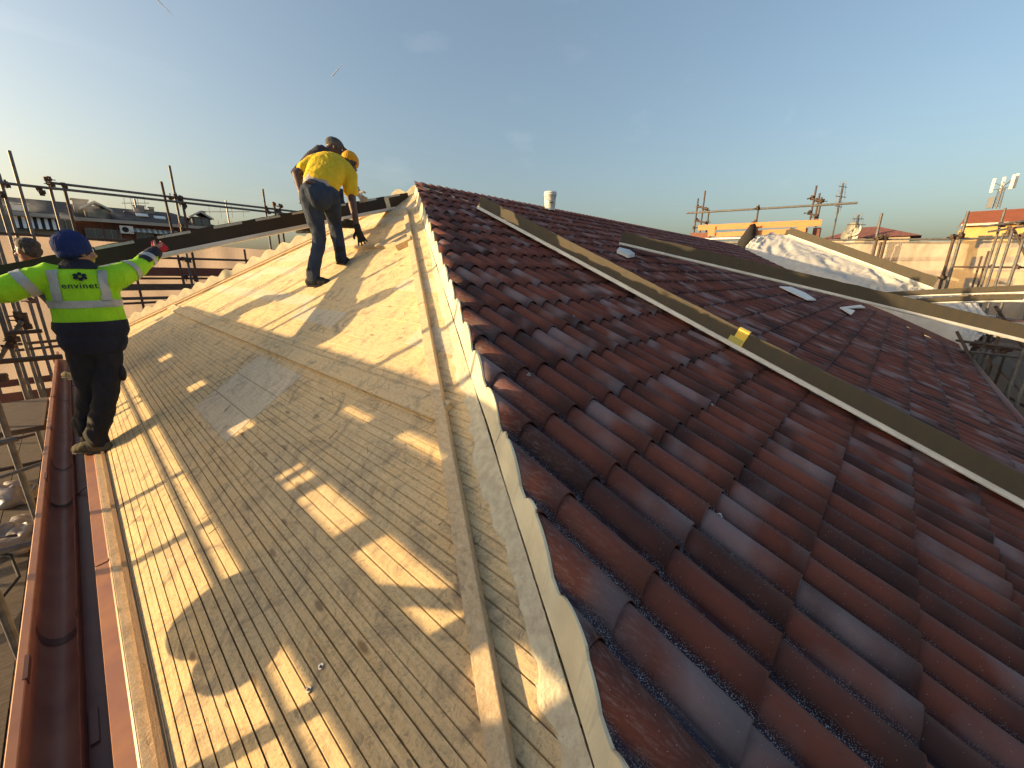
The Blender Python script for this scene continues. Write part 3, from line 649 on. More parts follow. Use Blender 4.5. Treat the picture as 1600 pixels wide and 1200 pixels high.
# jacket thrown over the board
vs_, fs = [], []
for j in range(15):
    for i in range(19):
        a = 2 * math.pi * i / 18; t = j / 14; wd = .68 * (.18 + .34 * math.sin(min(t * 1.9, 1.57))) * (1 - .55 * max(0, t - .6) / .4); rr = .5 + .5 * abs(math.sin(a * 3.5 + t * 3))
        vs_.append(p_ + Vector((math.cos(a) * .22 * (.7 + .3 * rr), math.sin(a) * wd * (.8 + .25 * rr) + (t - .4) * .28, -t * 1.15 + .06 * math.sin(a * 2))))
for j in range(14):
    for i in range(18): a = j * 19 + i; fs.append((a, a + 1, a + 20, a + 19))
jk = mesh('jacket', vs_, fs, MBLACK, None, smooth=True); tag(jk, 'black work jacket hung over the orange boards of the far scaffold', 'jacket')
rail(SF, atx(1225, 376, 20.4), atx(1600, 372, 20.4), MSTEEL, .035)
for px, py in ((1378, 333), (1370, 374), (1384, 372), (1377, 378)):
    p_ = atx(px, py, 20.4 if px == 1378 else 20.3); post(SF, p_.x, p_.y, -3, p_.z, MSTEEL if px == 1378 else MRUST, .045)
for px, py in ((1513, 330), (1500, 374), (1490, 373)):
    p_ = atx(px, py, 20.4 if px == 1513 else 20.25); post(SF, p_.x, p_.y, -3, p_.z, MSTEEL if px != 1490 else MRUST, .045)
for q in ((1376, 371), (1381, 371), (1370, 373), (1503, 368), (1497, 372), (1491, 371), (1475, 434)): coupler(atx(*q, 20.3), .045, SF, (0, 0, 1), 2.4)
# pale netting hung from that rail, with seams and folds
a = atx(1225, 378, 20.9); b = atx(1640, 374, 20.9)
netting('debris_netting', (20.9, a.y, -3.2), (20.9, b.y, -3.2), (20.9, a.y, a.z), (20.9, b.y, b.z), MNETR, 'pale sunlit netting hanging from the long rail at right', nu=120, nv=30, amp=.16, seed=5, sc_=.8)

# right-hand scaffold near the main eave
SR = empty('tube_scaffold', (13, -7.4, -4), label='dense tube scaffold at the right edge below the stacked beams', cat='scaffold', group='tube scaffolds round the roof')
def vp_(px, py, D, zb, m_=MSTEEL, r=TR):
    p_ = at(px, py, D); return post(SR, p_.x, p_.y, zb, p_.z, m_, r)
for a in ((1571, 325, 16, -3.6), (1568, 364, 15, -3.6), (1582, 361, 14, -3.6), (1599, 374, 13, -3.6), (1545, 392, 18, -3.4, MRUST), (1534, 400, 19, -3.2, MRUST), (1600, 545, 9.2, -6), (1562, 520, 11, -6, MRUST), (1540, 525, 12, -6, MSTEEL), (1586, 575, 12.5, -6, MSTEEL),
          (1530, 560, 13.5, -6, MRUST), (1604, 590, 8.6, -6, MSTEEL), (1575, 540, 14, -7, MRUST), (1520, 535, 15, -7, MRUST), (1555, 555, 16, -7), (1510, 528, 17, -7)): vp_(*a)
for a, b, D1, D2, mm in (((1489, 417), (1610, 418), 19, 15, MRUST), ((1536, 354), (1610, 344), 16, 14, MSTEEL), ((1545, 362), (1610, 352), 16, 14, MSTEEL), ((1502, 375), (1610, 366), 19, 15, MSTEEL), ((1495, 532), (1610, 548), 12, 9.5, MRUST), ((1500, 548), (1610, 560), 12, 9.5, MSTEEL),
                         ((1495, 518), (1530, 585), 11.5, 11.2, MRUST), ((1555, 478), (1600, 545), 12, 12.4, MRUST), ((1440, 530), (1510, 550), 13, 12, MSTEEL), ((1585, 360), (1620, 440), 15, 15, MRUST), ((1520, 590), (1610, 640), 14, 12, MRUST)):
    rail(SR, at(*a, D1), at(*b, D2), mm)
for q in ((1548, 417, 17.5), (1582, 358, 14.5), (1592, 349, 14.5), (1575, 364, 15), (1568, 352, 15.5), (1597, 368, 13.5), (1590, 418, 15), (1546, 542, 10.8), (1570, 546, 10.3), (1520, 537, 11.5), (1558, 552, 10.6)): coupler(at(*q), TR, SR, (0, 0, 1), 1.5)
planks(SR, 9.0, 19, -8.2, -7.25, -3.2, 'x'); planks(SR, 11.5, 19.5, -9.4, -8.3, -1.9, 'x')
for k in range(4):
    a = at(1508 + k * 26, 490 + k * 5, 15 - k); b = at(1560 + k * 22, 498 + k * 3, 14.0 - k); board(SR, a, b, .25, .05, (MWHITE, MPLANK, MREDB, MWHITE)[k], 'plank')

# ------------------------------------------------------------------ long insulated fascia beams
def beam(a, b, h, wd, side, label, core=None, droop=0, group='long dark beams with white edges'):
    """a, b: ends of the lower white edge; side: horizontal unit vector pointing away from the viewer"""
    a = Vector(a); b = Vector(b); side = Vector(side).normalized(); d = (b - a).normalized(); up = Vector((0, 0, 1)); up = (up - d * up.dot(d)).normalized()
    root = empty('fascia_beam', a, label=label, cat='beam', group=group)
    n = 30; L_ = (b - a).length
    def P(t): return a.lerp(b, t) + up * (.008 * math.sin(t * math.pi) - droop * max(0, (t - .68) / .32) ** 2)
    def run(name, ring, m_, jag=False, cnt=n, t0=0, t1=1):
        vs_, fs = [], []; q = len(ring)
        for k in range(cnt + 1):
            t = t0 + (t1 - t0) * k / cnt; p_ = P(t); rag = (.006 * noise.noise(Vector((t * 30, a.x, 0))) + .003 * noise.noise(Vector((t * 110, a.x, 3)))) if jag else 0
            for s_, u_ in ring: vs_.append(p_ + side * s_ + up * (u_ + (rag if u_ > .06 else 0)))
        for k in range(cnt):
            for i in range(q): fs.append((k * q + i, k * q + (i + 1) % q, (k + 1) * q + (i + 1) % q, (k + 1) * q + i))
        fs += [tuple(range(q - 1, -1, -1)), tuple(range(cnt * q, cnt * q + q))]
        return mesh(name, vs_, fs, m_, root)
    run('bitumen_core', [(0, .030), (0, h), (.026, h), (.028, h * .80), (wd, h * .78), (wd, .03)], core or MOLIVE, True, n * 4)
    run('white_edge', [(-.012, .014), (-.012, .040), (.004, .040), (.004, .014)], MWHITE)
    run('white_base', [(.004, 0), (.004, .0155), (wd * .9, .0155), (wd * .9, 0)], MWHITE)
    run('drip_lip', [(-.024, .010), (-.024, .014), (.002, .014), (.002, .010)], MWHITE)
    return root
sx = Vector((1, 0.05, 0))
A1 = Vector((2.644, -.988, -.405)); B1 = Vector((2.262, -6.20, -2.555)); dz1 = Vector((0, 0, .012))
bm1 = beam(A1 + dz1, B1 + dz1 + (B1 - A1) * .06, .165, .14, sx, 'dark beam lying down the tiled slope with a strip of yellow tape on it')
d1 = (B1 - A1).normalized()
tp = A1 + (B1 - A1) * .70
for s0, s1, ds, m_ in ((0, .060, -.006, mat('yellow_tape', (.78, .56, .08), .4)),):
    up = (Vector((0, 0, 1)) - d1 * d1.z).normalized(); q0 = CAM
    d = AF + AR * ((1157 - 800) / FPX) + AU * ((600 - 536) / FPX); tt = (A1.x - .2 - CAM.x) / d.x
    best = min((((CAM + d * t) - (A1 + (B1 - A1) * s + up * .1)).length, s) for t in [k * .02 for k in range(150, 400)] for s in [j * .01 for j in range(20, 95)])
    c = A1 + (B1 - A1) * best[1] + dz1
    k = MB(); k.bar(c - d1 * .045 + up * .105 - sx * .004, c + d1 * .045 + up * .105 - sx * .004, sx * .004, up * .13); k.bar(c - d1 * .045 + up * .178 + sx * .02, c + d1 * .045 + up * .178 + sx * .02, sx * .055, up * .004)
    k.build('yellow_tape', m_, bm1)
    k = MB(); k.bar(c - d1 * .075 + up * .062 - sx * .008, c + d1 * .035 + up * .062 - sx * .008, sx * .003, up * .07); k.build('olive_tape', mat('olive_tape', (.40, .38, .10), .5), bm1)
A2 = Vector((4.873, -1.872, -.752)); B2 = at(1612, 538, 8.25)
bm2 = beam(A2, B2, .20, .14, Vector((.97, .25, 0)), 'dark beam resting high over the tiles and running off to the right scaffold')
A3 = atx(1231, 368, 15.4); B3 = atx(1456, 452, 12.2)
beam(A3, B3, .26, .25, Vector((.8, .6, 0)), 'dark beam leaning diagonally above the white membrane')
A4 = at(1380, 466, 12.2); B4 = at(1600, 459, 9.6); beam(A4, B4, .125, .16, Vector((.8, .6, 0)), 'upper one of the two level beams stacked at the right edge')
A5 = at(1430, 476, 11.4); B5 = at(1598, 472, 9.6); beam(A5, B5, .115, .16, Vector((.8, .6, 0)), 'lower one of the two level beams stacked at the right edge')
# loose white sheet offcuts beneath beam two
def slab(name, q, th, m_, label, cat, D, group=None):
    ps = [at(x, y, D_) for (x, y), D_ in zip(q, D)]; vs_ = ps + [p_ - Vector((0, 0, th)) for p_ in ps]; n = len(q)
    fs = [tuple(range(n))] + [tuple(range(2 * n - 1, n - 1, -1))] + [(i, n + i, n + (i + 1) % n, (i + 1) % n) for i in range(n)]
    o = mesh(name, vs_, fs, m_, None); return tag(o, label, cat, group)
def on_tiles(px, py, lift=.0):
    d = AF + AR * ((px - 800) / FPX) + AU * ((600 - py) / FPX); nn = Vector((0, -MK, 1)); return CAM + d * ((lift - nn.dot(CAM)) / nn.dot(d))
def tslab(name, q, lift, th, m_, label, cat):
    ps = [on_tiles(x, y, l_) for (x, y), l_ in zip(q, lift)]; n = len(q); vs_ = ps + [p_ - Vector((0, 0, th)) for p_ in ps]
    fs = [tuple(range(n))] + [tuple(range(2 * n - 1, n - 1, -1))] + [(i, n + i, n + (i + 1) % n, (i + 1) % n) for i in range(n)]
    return tag(mesh(name, vs_, fs, m_, None), label, cat)
tslab('sheet_offcut', [(1218, 447), (1262, 468), (1275, 468), (1258, 457), (1236, 448)], (.05, .04, .04, .05, .06), .02, MWHITE, 'white metal offcut poking out below the high beam, left of two', 'metal offcut')
tslab('sheet_offcut', [(1312, 480), (1330, 491), (1336, 485), (1322, 481), (1352, 480), (1345, 476)], (.05, .04, .04, .05, .06, .06), .02, MWHITE, 'bent white metal offcut below the high beam, right of two', 'metal offcut')
tslab('foam_offcut', [(964, 390), (982, 398), (992, 396), (984, 390), (968, 386)], (.05, .05, .05, .06, .06), .045, MWHITE, 'white foam block under the upper end of the high beam', 'foam block')

# ------------------------------------------------------------------ white membrane heap beyond the valley
WN = Vector((-.34807, 0, 1)); WC = -6.41358
def on_wing(px, py, lift=0):
    d = AF + AR * ((px - 800) / FPX) + AU * ((600 - py) / FPX); return CAM + d * ((WC + lift - WN.dot(CAM)) / WN.dot(d))
low = [(1163, 392), (1185, 405), (1240, 425), (1330, 458), (1390, 482), (1450, 508), (1500, 530), (1512, 552)]
upp = [(1176, 384), (1207, 370), (1240, 374), (1330, 412), (1400, 440), (1456, 460), (1535, 494), (1556, 520)]
vs_, fs = [], []; nu, nv = 150, 34
def lerp_list(a, t):
    k = min(int(t * (len(a) - 1)), len(a) - 2); f = t * (len(a) - 1) - k; return a[k][0] * (1 - f) + a[k + 1][0] * f, a[k][1] * (1 - f) + a[k + 1][1] * f
for i in range(nu + 1):
    lo_ = on_wing(*lerp_list(low, i / nu)); hi_ = on_wing(*lerp_list(upp, i / nu))
    for j in range(nv + 1):
        t = j / nv; p_ = lo_.lerp(hi_, t); b_ = math.sin(min(1, t * 5) * math.pi / 2) * .16
        wq = noise.noise(Vector((p_.x * .9, p_.y * .9, 7))) * 1.6; flat = max(0, min(1, (.62 - i / nu) * 5)) * max(0, min(1, (i / nu - .10) * 8)) * .55
        r_ = noise.noise(Vector((p_.x * .8, p_.y * .9, 0))) * .16 + (1 - flat) * ((1 - abs(noise.noise(Vector((p_.x * 1.6 + wq, p_.y * 4.2 + wq, 4)))) * 3) * .085 + (1 - abs(noise.noise(Vector((p_.x * 6 + wq * 2, p_.y * 5 - wq, 9)))) * 3) * .030)
        vs_.append(p_ + WN.normalized() * (b_ + r_ * min(1, t * 4)) + Vector((0, 0, -.10 if j == 0 else 0)))
for i in range(nu):
    for j in range(nv): a = i * (nv + 1) + j; fs.append((a, a + nv + 1, a + nv + 2, a + 1))
tag(mesh('roofing_membrane', vs_, fs, MTARP, None, smooth=True), 'crumpled white membrane heaped along the far valley of the tiled roof', 'membrane')
wg = MB(); wg.add([(10.9, -6.4, -2.75), (17.3, -1.0, -.52), (24, -1.0, 1.5), (24, -6.4, 1.5)], [(0, 1, 2, 3)]); wg.v = [Vector((v.x, v.y, WN.x * -v.x + WC - .12 - (0 if v.x < 20 else 0))) for v in wg.v]
wg2 = MB(); wg2.add([on_wing(1163, 394, -.1), on_wing(1512, 554, -.1), on_wing(1560, 530, -.1), on_wing(1300, 400, -.1)], [(0, 1, 2, 3)]); tag(wg2.build('valley_boarding', MGUT2, None), 'strip of boarding under the white membrane at the valley', 'boarding')

# ------------------------------------------------------------------ bucket on the ridge
c = aty(859, 329, .02); c.z = -.02; bk = empty('bucket', c, label='white plastic bucket standing on the tiled ridge', cat='bucket')
hB = .335; o = MB(); r0, r1 = .098, .118; n = 28
prf = [(r0, 0), (r1 - .006, hB * .80), (r1 + .006, hB * .805), (r1 + .006, hB * .835), (r1 - .003, hB * .84), (r1, hB * .90), (r1 + .007, hB * .905), (r1 + .007, hB * .93), (r1, hB * .935), (r1 + .002, hB), (r1 - .004, hB), (r1 - .006, hB * .5), (r0 - .006, .01), (0.001, .008)]
vs_, fs = [], []
for r_, z_ in prf: vs_ += [c + Vector((r_ * math.cos(2 * math.pi * i / n), r_ * math.sin(2 * math.pi * i / n), z_)) for i in range(n)]
for k in range(len(prf) - 1):
    for i in range(n): fs.append((k * n + i, k * n + (i + 1) % n, (k + 1) * n + (i + 1) % n, (k + 1) * n + i))
mesh('pail', vs_, fs, mat('white_plastic', (.72, .71, .66), .4), bk, smooth=True)
o = MB(); vd = (CAM - c); vd.z = 0; vd.normalize(); sd_ = Vector((-vd.y, vd.x, 0))
for k in range(9):
    a0 = math.radians(-62 + k * 14); a1 = math.radians(-62 + (k + 1) * 14); P0 = c + (vd * math.cos(a0) + sd_ * math.sin(a0)) * (r1 + .008) + Vector((0, 0, hB * .78 - .10 * math.cos(a0 * 1.4))); P1 = c + (vd * math.cos(a1) + sd_ * math.sin(a1)) * (r1 + .008) + Vector((0, 0, hB * .78 - .10 * math.cos(a1 * 1.4)))
    o.tube(P0, P1, .0025, 6)
o.build('handle', MSTEEL, bk)
o = MB(); P0 = c + (vd * .96 + sd_ * .20) * (r1 + .004) + Vector((0, 0, hB * .40)); o.tube(P0 - sd_ * .035, P0 + sd_ * .035, .009, 8); o.build('hand_grip', MBLACK, bk)

# ------------------------------------------------------------------ background: brick house with dormers (left)
MFRM = mat('window_frame_dull', (.22, .20, .17), .7)
def window(parent, c, wd, hg, nrm, frame=MFRM, glass=None):
    nrm = Vector(nrm).normalized(); s = Vector((0, 0, 1)).cross(nrm).normalized(); z = Vector((0, 0, 1)); c = Vector(c)
    f = MB(); t = .07
    f.bar(c - s * wd / 2 - z * hg / 2, c + s * wd / 2 - z * hg / 2, nrm * .10, z * t); f.bar(c - s * wd / 2 + z * hg / 2, c + s * wd / 2 + z * hg / 2, nrm * .10, z * t)
    for k in (-.5, 0, .5): f.bar(c + s * wd * k - z * (hg / 2 - t / 2), c + s * wd * k + z * (hg / 2 - t / 2), s * t, nrm * .095)
    fo = f.build('window', frame, parent)
    for k in (-.25, .25): g_ = MB(); g_.box(c + s * wd * k + nrm * .012, s * (wd / 2 - t), z * (hg - t), nrm * .01); g_.build('pane', glass or MGLASS, fo)
    return fo
MGLASS = mat('window_glass', (.05, .06, .07), .08, spec=.8)
MBRICK = mat('brick_red_render', (.13, .058, .045), .9, col2=(.16, .07, .05), nscale=.6)
MSLATE = mat('dark_roof_tiles', (.040, .034, .031), .85, col2=(.065, .055, .05), nscale=2, bump=.6, bscale=6, bdist=.05)
HB = empty('brick_house', (16, 66, -14), label='long brick-red house with dark roof and gabled dormers beyond the left scaffold', cat='house', group=None)
yF = 62.0
e0 = aty(118, 341, yF); e1 = aty(346, 360, yF); ze = (e0.z + e1.z) / 2
xL = aty(100, 341, yF).x; xR = aty(338, 360, yF).x
MB().box(((xL + xR) / 2, yF + 5.3, (ze - 14) / 2 - .1), (xR - xL, 0, 0), (0, 10, 0), (0, 0, ze + 14)).build('wall', MBRICK, HB)
zr = aty(230, 329, yF + 5).z
r_ = MB(); r_.add([(xL - 1, yF - .6, ze + .15), (xR + .9, yF - .6, ze + .15), (xR - 3.6, yF + 5.2, zr), (xL - 1, yF + 5.2, zr), (xR + .9, yF + 11, ze + .15), (xL - 1, yF + 11, ze + .15)], [(0, 1, 2, 3), (1, 4, 2), (4, 5, 3, 2)]); rf = r_.build('roof', MSLATE, HB)
MB().bar((xL - 1, yF - .62, ze + .02), (xR + .95, yF - .62, ze + .02), (0, .25, 0), (0, 0, .34)).build('eave_band', mat('pale_eave', (.38, .33, .27), .8), HB)
def dormer(px, py, wd):
    c = aty(px, py, yF - .3); z0 = ze + .2; b_ = MB(); b_.box((c.x, yF + 1.2, z0 + .55), (wd, 0, 0), (0, 3.4, 0), (0, 0, 1.1)); 
    d_ = b_.build('dormer', mat('dormer_wood', (.10, .09, .08), .8), HB)
    g_ = MB(); s_ = wd / 2 + .35; g_.add([(c.x - s_, yF - .75, z0 + .95), (c.x, yF - .75, z0 + 1.75), (c.x + s_, yF - .75, z0 + .95), (c.x - s_, yF + 3.2, z0 + .95), (c.x, yF + 3.2, z0 + 1.75), (c.x + s_, yF + 3.2, z0 + .95)], [(0, 3, 4, 1), (1, 4, 5, 2)]); g_.build('dormer_roof', MSLATE, d_)
    k = MB(); k.bar((c.x - s_, yF - .8, z0 + .92), (c.x, yF - .8, z0 + 1.72), (0, .12, 0), (0, 0, .22)); k.bar((c.x + s_, yF - .8, z0 + .92), (c.x, yF - .8, z0 + 1.72), (0, .12, 0), (0, 0, .22)); k.build('gable_trim', mat('pale_trim', (.5, .46, .4), .8), d_)
    f = MB(); cz = z0 + .5
    f.box((c.x, yF - .54, cz), (wd * .78, 0, 0), (0, .06, 0), (0, 0, .85)); f.build('pane', MGLASS, d_)
    k = MB(); k.bar((c.x, yF - .58, cz - .42), (c.x, yF - .58, cz + .42), (.08, 0, 0), (0, .05, 0)); k.build('mullion', MSLATE, d_)
dormer(154, 344, 1.9); dormer(316, 356, 1.9)
def chim(px, py, w_, h_, y=yF + 4.2, parent=None, m_=None):
    c = aty(px, py, y); k = MB(); k.box((c.x, y, c.z - h_ / 2), (w_, 0, 0), (0, w_, 0), (0, 0, h_)); k.box((c.x, y, c.z + .12), (w_ * 1.25, 0, 0), (0, w_ * 1.25, 0), (0, 0, .1)); return k.build('chimney', m_ or mat('chimney_plaster', (.30, .25, .21), .9), parent or rf)
chim(124, 314, 1.2, 3.6, yF + 2.2)
for q in ((212, 323), (221, 323.5), (236, 326), (317, 332)): chim(q[0], q[1], .5, 2.2)
chim(202, 333, .8, 1.4, yF + 3.4); chim(231, 330, .5, 1.6, yF + 4)
for q in ((222, 337), (250, 341)):
    c = aty(*q, yF + 1.8); MB().box(c + Vector((0, 0, .08)), (1.1, 0, 0), (0, .7, .35), (0, -.03, .06)).build('skylight', MWHITE, rf)
c = aty(198, 359, yF - .25); a_ = MB(); a_.box(c, (1.15, 0, 0), (0, .45, 0), (0, 0, .85)); ac = a_.build('air_conditioner', MWHITE, HB)
a_ = MB(); a_.tube(c + Vector((-.12, -.23, 0)), c + Vector((-.12, -.26, 0)), .30, 16); a_.build('fan_grille', MBLACK, ac)
for px in (150, 176, 228, 262, 300, 330):
    c = aty(px, 372 + (px - 200) * .07, yF - .02); 
    if px in (228, 262):
        k = MB()
        for i in range(9): k.bar((c.x - 1.1 + i * .26, yF - .05, c.z + 1.2), (c.x - 1.1 + i * .26, yF - .75, c.z + .75), (.24, 0, 0), (0, .02, .03), mi=i % 2)
        k.build('awning', [MWHITE, mat('awning_stripe', (.25, .27, .25), .8)], HB)
    window(HB, c, 1.5, 1.5, (0, -1, 0))
for px in (163, 185, 212, 245, 280): c = aty(px, 365, yF - .05); MB().bar((c.x, yF - .08, -4), (c.x, yF - .08, ze - .2), (.12, 0, 0), (0, .12, 0)).build('pilaster', MBRICK, HB)
# grey house left of it
HG = empty('grey_house', (-3, 28, -14), label='grey-roofed house with striped awning at the far left edge', cat='house')
yG = 60; e2 = aty(60, 336, yG); xa = aty(-40, 336, yG).x; xb_ = aty(112, 336, yG).x; zg = e2.z
MB().box(((xa + xb_) / 2, yG + 4, (zg - 14) / 2 - .15), (xb_ - xa, 0, 0), (0, 8, 0), (0, 0, zg + 14)).build('wall', mat('grey_render', (.22, .20, .18), .9), HG)
r_ = MB(); zt_ = aty(60, 312, yG + 5).z; r_.add([(xa, yG - .5, zg), (xb_ + .2, yG - .5, zg), (xb_ + .2, yG + 5, zt_), (xa, yG + 5, zt_)], [(0, 1, 2, 3)]); rg_ = r_.build('roof', MSLATE, HG)
MB().bar((xa, yG - .52, zg - .05), (xb_ + .2, yG - .52, zg - .05), (0, .2, 0), (0, 0, .35)).build('eave_band', mat('grey_eave', (.32, .30, .27), .8), HG)
chim(31, 321, 1.1, 2.4, yG + 1.0, rg_, MWHITE); chim(12, 318, .9, 2.4, yG + 2.0, rg_)
k = MB(); c = aty(62, 350, yG - .3)
for i in range(12): k.bar((c.x - 1.5 + i * .25, yG - .1, c.z + .6), (c.x - 1.5 + i * .25, yG - 1.0, c.z - .5), (.24, 0, 0), (0, .02, .03), mi=i % 2)
k.build('striped_awning', [MWHITE, MBLACK], HG)
for px in (38, 85, 104): window(HG, aty(px, 352, yG - .05), 1.2, 1.3, (0, -1, 0))
# short condensation trails high in the sky
for nm, p0, p1, lb in (('contrail', (519, 119), (535, 100), 'short white contrail high above the men'), ('contrail', (242, -4), (270, 24), 'contrail stub at the top edge of the sky, left')):
    o = MB().tube(at(*p0, 1500), at(*p1, 1500), 1.5, 6, r2=.5).build(nm, mat('vapour', (.70, .74, .80), 1), None); tag(o, lb, 'contrail'); o['kind'] = 'structure'
# steam drifting from the chimney
sm = bpy.data.materials.new('steam'); sm.use_nodes = True; t = sm.node_tree; n = t.nodes; l = t.links; n.remove(n['Principled BSDF']); pv = n.new('ShaderNodeVolumePrincipled'); pv.inputs['Color'].default_value = (1, .97, .92, 1)
tcn = n.new('ShaderNodeTexCoord'); z = tnoise(n, l, mapping(n, l, tcn.outputs['Object'], (.3, .3, .6)), 1.3, 4, .6); dn = mrange(n, l, z, .50, .68, 0, .16); l.new(dn, pv.inputs['Density']); l.new(pv.outputs[0], n['Material Output'].inputs['Volume'])
st = MB(); c = aty(78, 322, 57.0); st.ball(c, 1, 20, 12, sx=(7.2, 1.6, 1.3)); tag(st.build('steam', sm, None, smooth=True), 'thin pale steam drifting over the grey roof at far left', 'steam')
bpy.data.objects['steam']['kind'] = 'stuff'
# aerial masts
def mast(label, px, py0, py1, D, els, group='roof aerials'):
    els = els
    b_ = at(px, py1, D); a_ = at(px, py0, D); a_ = Vector((b_.x, b_.y, a_.z)); o = MB(); o.tube(b_, a_, .02 * D / 15, 6); u = D / 15
    for (z_, ln, sl) in els:
        c = a_ - Vector((0, 0, z_ * u)); o.tube(c - AR * ln * u * .5 + Vector((0, 0, sl)), c + AR * ln * u * .5, .010 * u, 5)
        for k in range(4): q = c + AR * (ln * u * (-.4 + .25 * k)); o.tube(q - AF * .02 - Vector((0, 0, .16 * u)), q + AF * .02 + Vector((0, 0, .16 * u)), .006 * u, 4)
    return tag(o.build('aerial_mast', mat('aerial_metal', (.16, .15, .15), .5, .5), None), label, 'aerial', group)
mast('thin television aerial on its own mast against the pale sky left of the yellow-shirted man', 362, 314, 372, 34, ((.3, 1.3, 0), (.7, .8, 0)))
mast('leaning aerial mast rising behind the orange-boarded scaffold', 1300, 288, 372, 24, ((.1, .22, .05), (.35, .30, .05), (.6, .2, .05)))
mast('short aerial above the two satellite dishes', 1337, 336, 356, 42, ((.1, .3, 0), (.25, .5, 0)))
mast('tiny aerial on the brick house roof', 213, 311, 324, 34, ((.1, .7, 0),))
# satellite dishes
for q, r_, lb in (((1333, 358), .50, 'upper one of two cream satellite dishes beside the little red roof'), ((1327, 369), .55, 'lower one of two cream satellite dishes beside the little red roof')):
    c = at(q[0], q[1], 42); dsh = MB(); v = (CAM - c).normalized() + Vector((0, -.3, .25)); v.normalize(); s = v.orthogonal().normalized(); t_ = v.cross(s); vs_ = [c - v * .15]; fs = []
    for k in (1, 2, 3):
        for i in range(16): a = 2 * math.pi * i / 16; vs_.append(c + (s * math.cos(a) + t_ * math.sin(a)) * r_ * k / 3 + v * (.15 * (k / 3) ** 2 - .15))
    for i in range(16): fs.append((0, 1 + i, 1 + (i + 1) % 16))
    for k in (0, 1):
        for i in range(16): a = 1 + k * 16 + i; b = 1 + k * 16 + (i + 1) % 16; fs.append((a, a + 16, b + 16, b))
    dr = empty('satellite_dish', c, label=lb, cat='satellite dish', group='satellite dishes'); mesh('reflector', vs_, fs, mat('dish_cream', (.62, .58, .46), .6), dr, smooth=True)
    MB().tube(c - t_ * r_ * .9, c + v * .5, .025, 5).tube(c - v * .1, c - v * .15 - Vector((0, 0, 1.4)), .04, 6).build('feed_arm', MSTEEL, dr)
# small red-roofed house behind the net
q = at(1352, 372, 44); hr_ = empty('small_house', (q.x, q.y, -14), label='little tiled hip roof peeping over the pale netting beside the dishes', cat='house')
MB().box((q.x + 2, q.y, (q.z - 14) / 2), (5, 0, 0), (0, 5.2, 0), (0, 0, q.z + 14)).build('wall', mat('tan_wall', (.45, .36, .26), .9), hr_)
k = MB(); z_ = q.z; k.add([(q.x - .8, q.y - 3.2, z_), (q.x - .8, q.y + 2.8, z_), (q.x + 5, q.y + 2.8, z_), (q.x + 5, q.y - 3.2, z_), (q.x + 2, q.y - .5, z_ + 1.0), (q.x + 2, q.y + .4, z_ + 1.0)], [(0, 4, 5, 1), (0, 3, 4), (2, 1, 5), (3, 2, 5, 4)]); k.build('roof', mat('old_red_tiles', (.24, .09, .06), .85, col2=(.16, .06, .05), nscale=3, bump=.5, bscale=5, bdist=.08), hr_)
# beige long house behind the net
HL = empty('beige_house', (34, -4, -14), label='long cream house front seen behind the pale netting at right', cat='house')
za = atx(1400, 380, 33).z; ya = atx(1240, 380, 33).y; yb = atx(1500, 380, 33).y
MB().box((36, (ya + yb) / 2, (za - 14) / 2), (6, 0, 0), (0, ya - yb, 0), (0, 0, za + 14)).build('wall', mat('cream_wall', (.50, .40, .28), .9), HL)
for z_, h_ in ((za - .9, .16), (za - 1.7, .3)): MB().bar((32.9, ya, z_), (32.9, yb, z_), (.2, 0, 0), (0, 0, h_)).build('string_course', mat('brown_band', (.25, .16, .11), .9), HL)
for k_ in range(5): window(HL, (32.95, yb + 1.2 + k_ * 2.4, za - 2.6), 1.1, 1.2, (-1, 0, 0))
# yellow house with brown roof
HY = empty('yellow_house', (100, -30, -14), label='ochre yellow house with flat brown roof edge at the right border', cat='house')
xY = 92; y0_ = atx(1508, 350, xY).y; y1_ = y0_ - 30; zE = atx(1512, 352, xY).z; zT = atx(1515, 329, xY).z
MYEL = mat('ochre_render', (.62, .40, .14), .85, col2=(.55, .36, .13), nscale=1)
MB().box((xY + 5, (y0_ + y1_) / 2, (zE - 14) / 2), (10, 0, 0), (0, y0_ - y1_, 0), (0, 0, zE + 14)).build('wall', MYEL, HY)
k = MB(); k.add([(xY - .7, y0_ + .4, zE + .12), (xY - .7, y1_, zE + .12), (xY + 1.6, y1_, zT), (xY + 1.6, y0_ - .3, zT), (xY + 9, y0_ - .3, zT), (xY + 9, y1_, zT), (xY + 9, y0_ + .4, zE + .12)], [(0, 1, 2, 3), (3, 2, 5, 4), (0, 3, 4, 6)]); ry = k.build('roof', mat('brown_roof', (.23, .07, .035), .8, col2=(.19, .06, .035), nscale=2), HY)
MB().bar((xY - .75, y0_ + .4, zE + .0), (xY - .75, y1_, zE + .0), (.2, 0, 0), (0, 0, .28)).build('gutter', mat('white_gutter', (.6, .55, .45), .6), HY)
for dy in (9.5, 13.5): MB().box((xY + .6, y0_ - dy, zT - .5), (1.6, 0, 0), (0, 3.0, 0), (0, 0, 1.5)).build('roof_dormer', MYEL, ry)
for r__ in range(4):
    for c_ in range(7): window(HY, (xY - .03, y0_ - 2.4 - c_ * 3.4, zE - 2.4 - r__ * 3.0), 1.4, 1.7, (-1, 0, 0), frame=mat('brown_frame', (.28, .16, .1), .7))
for r__ in (1, 2): MB().box((xY - .5, y0_ - 9.5, zE - 2.9 - r__ * 3.0), (1.0, 0, 0), (0, 12, 0), (0, 0, 1.0)).build('balcony', mat('balcony_cream', (.55, .45, .32), .8), HY)
hl_ = empty('low_house', (48, -16, -14), label='low dark-roofed building glimpsed through the tubes under the stacked beams', cat='house')
zz = atx(1550, 478, 48).z
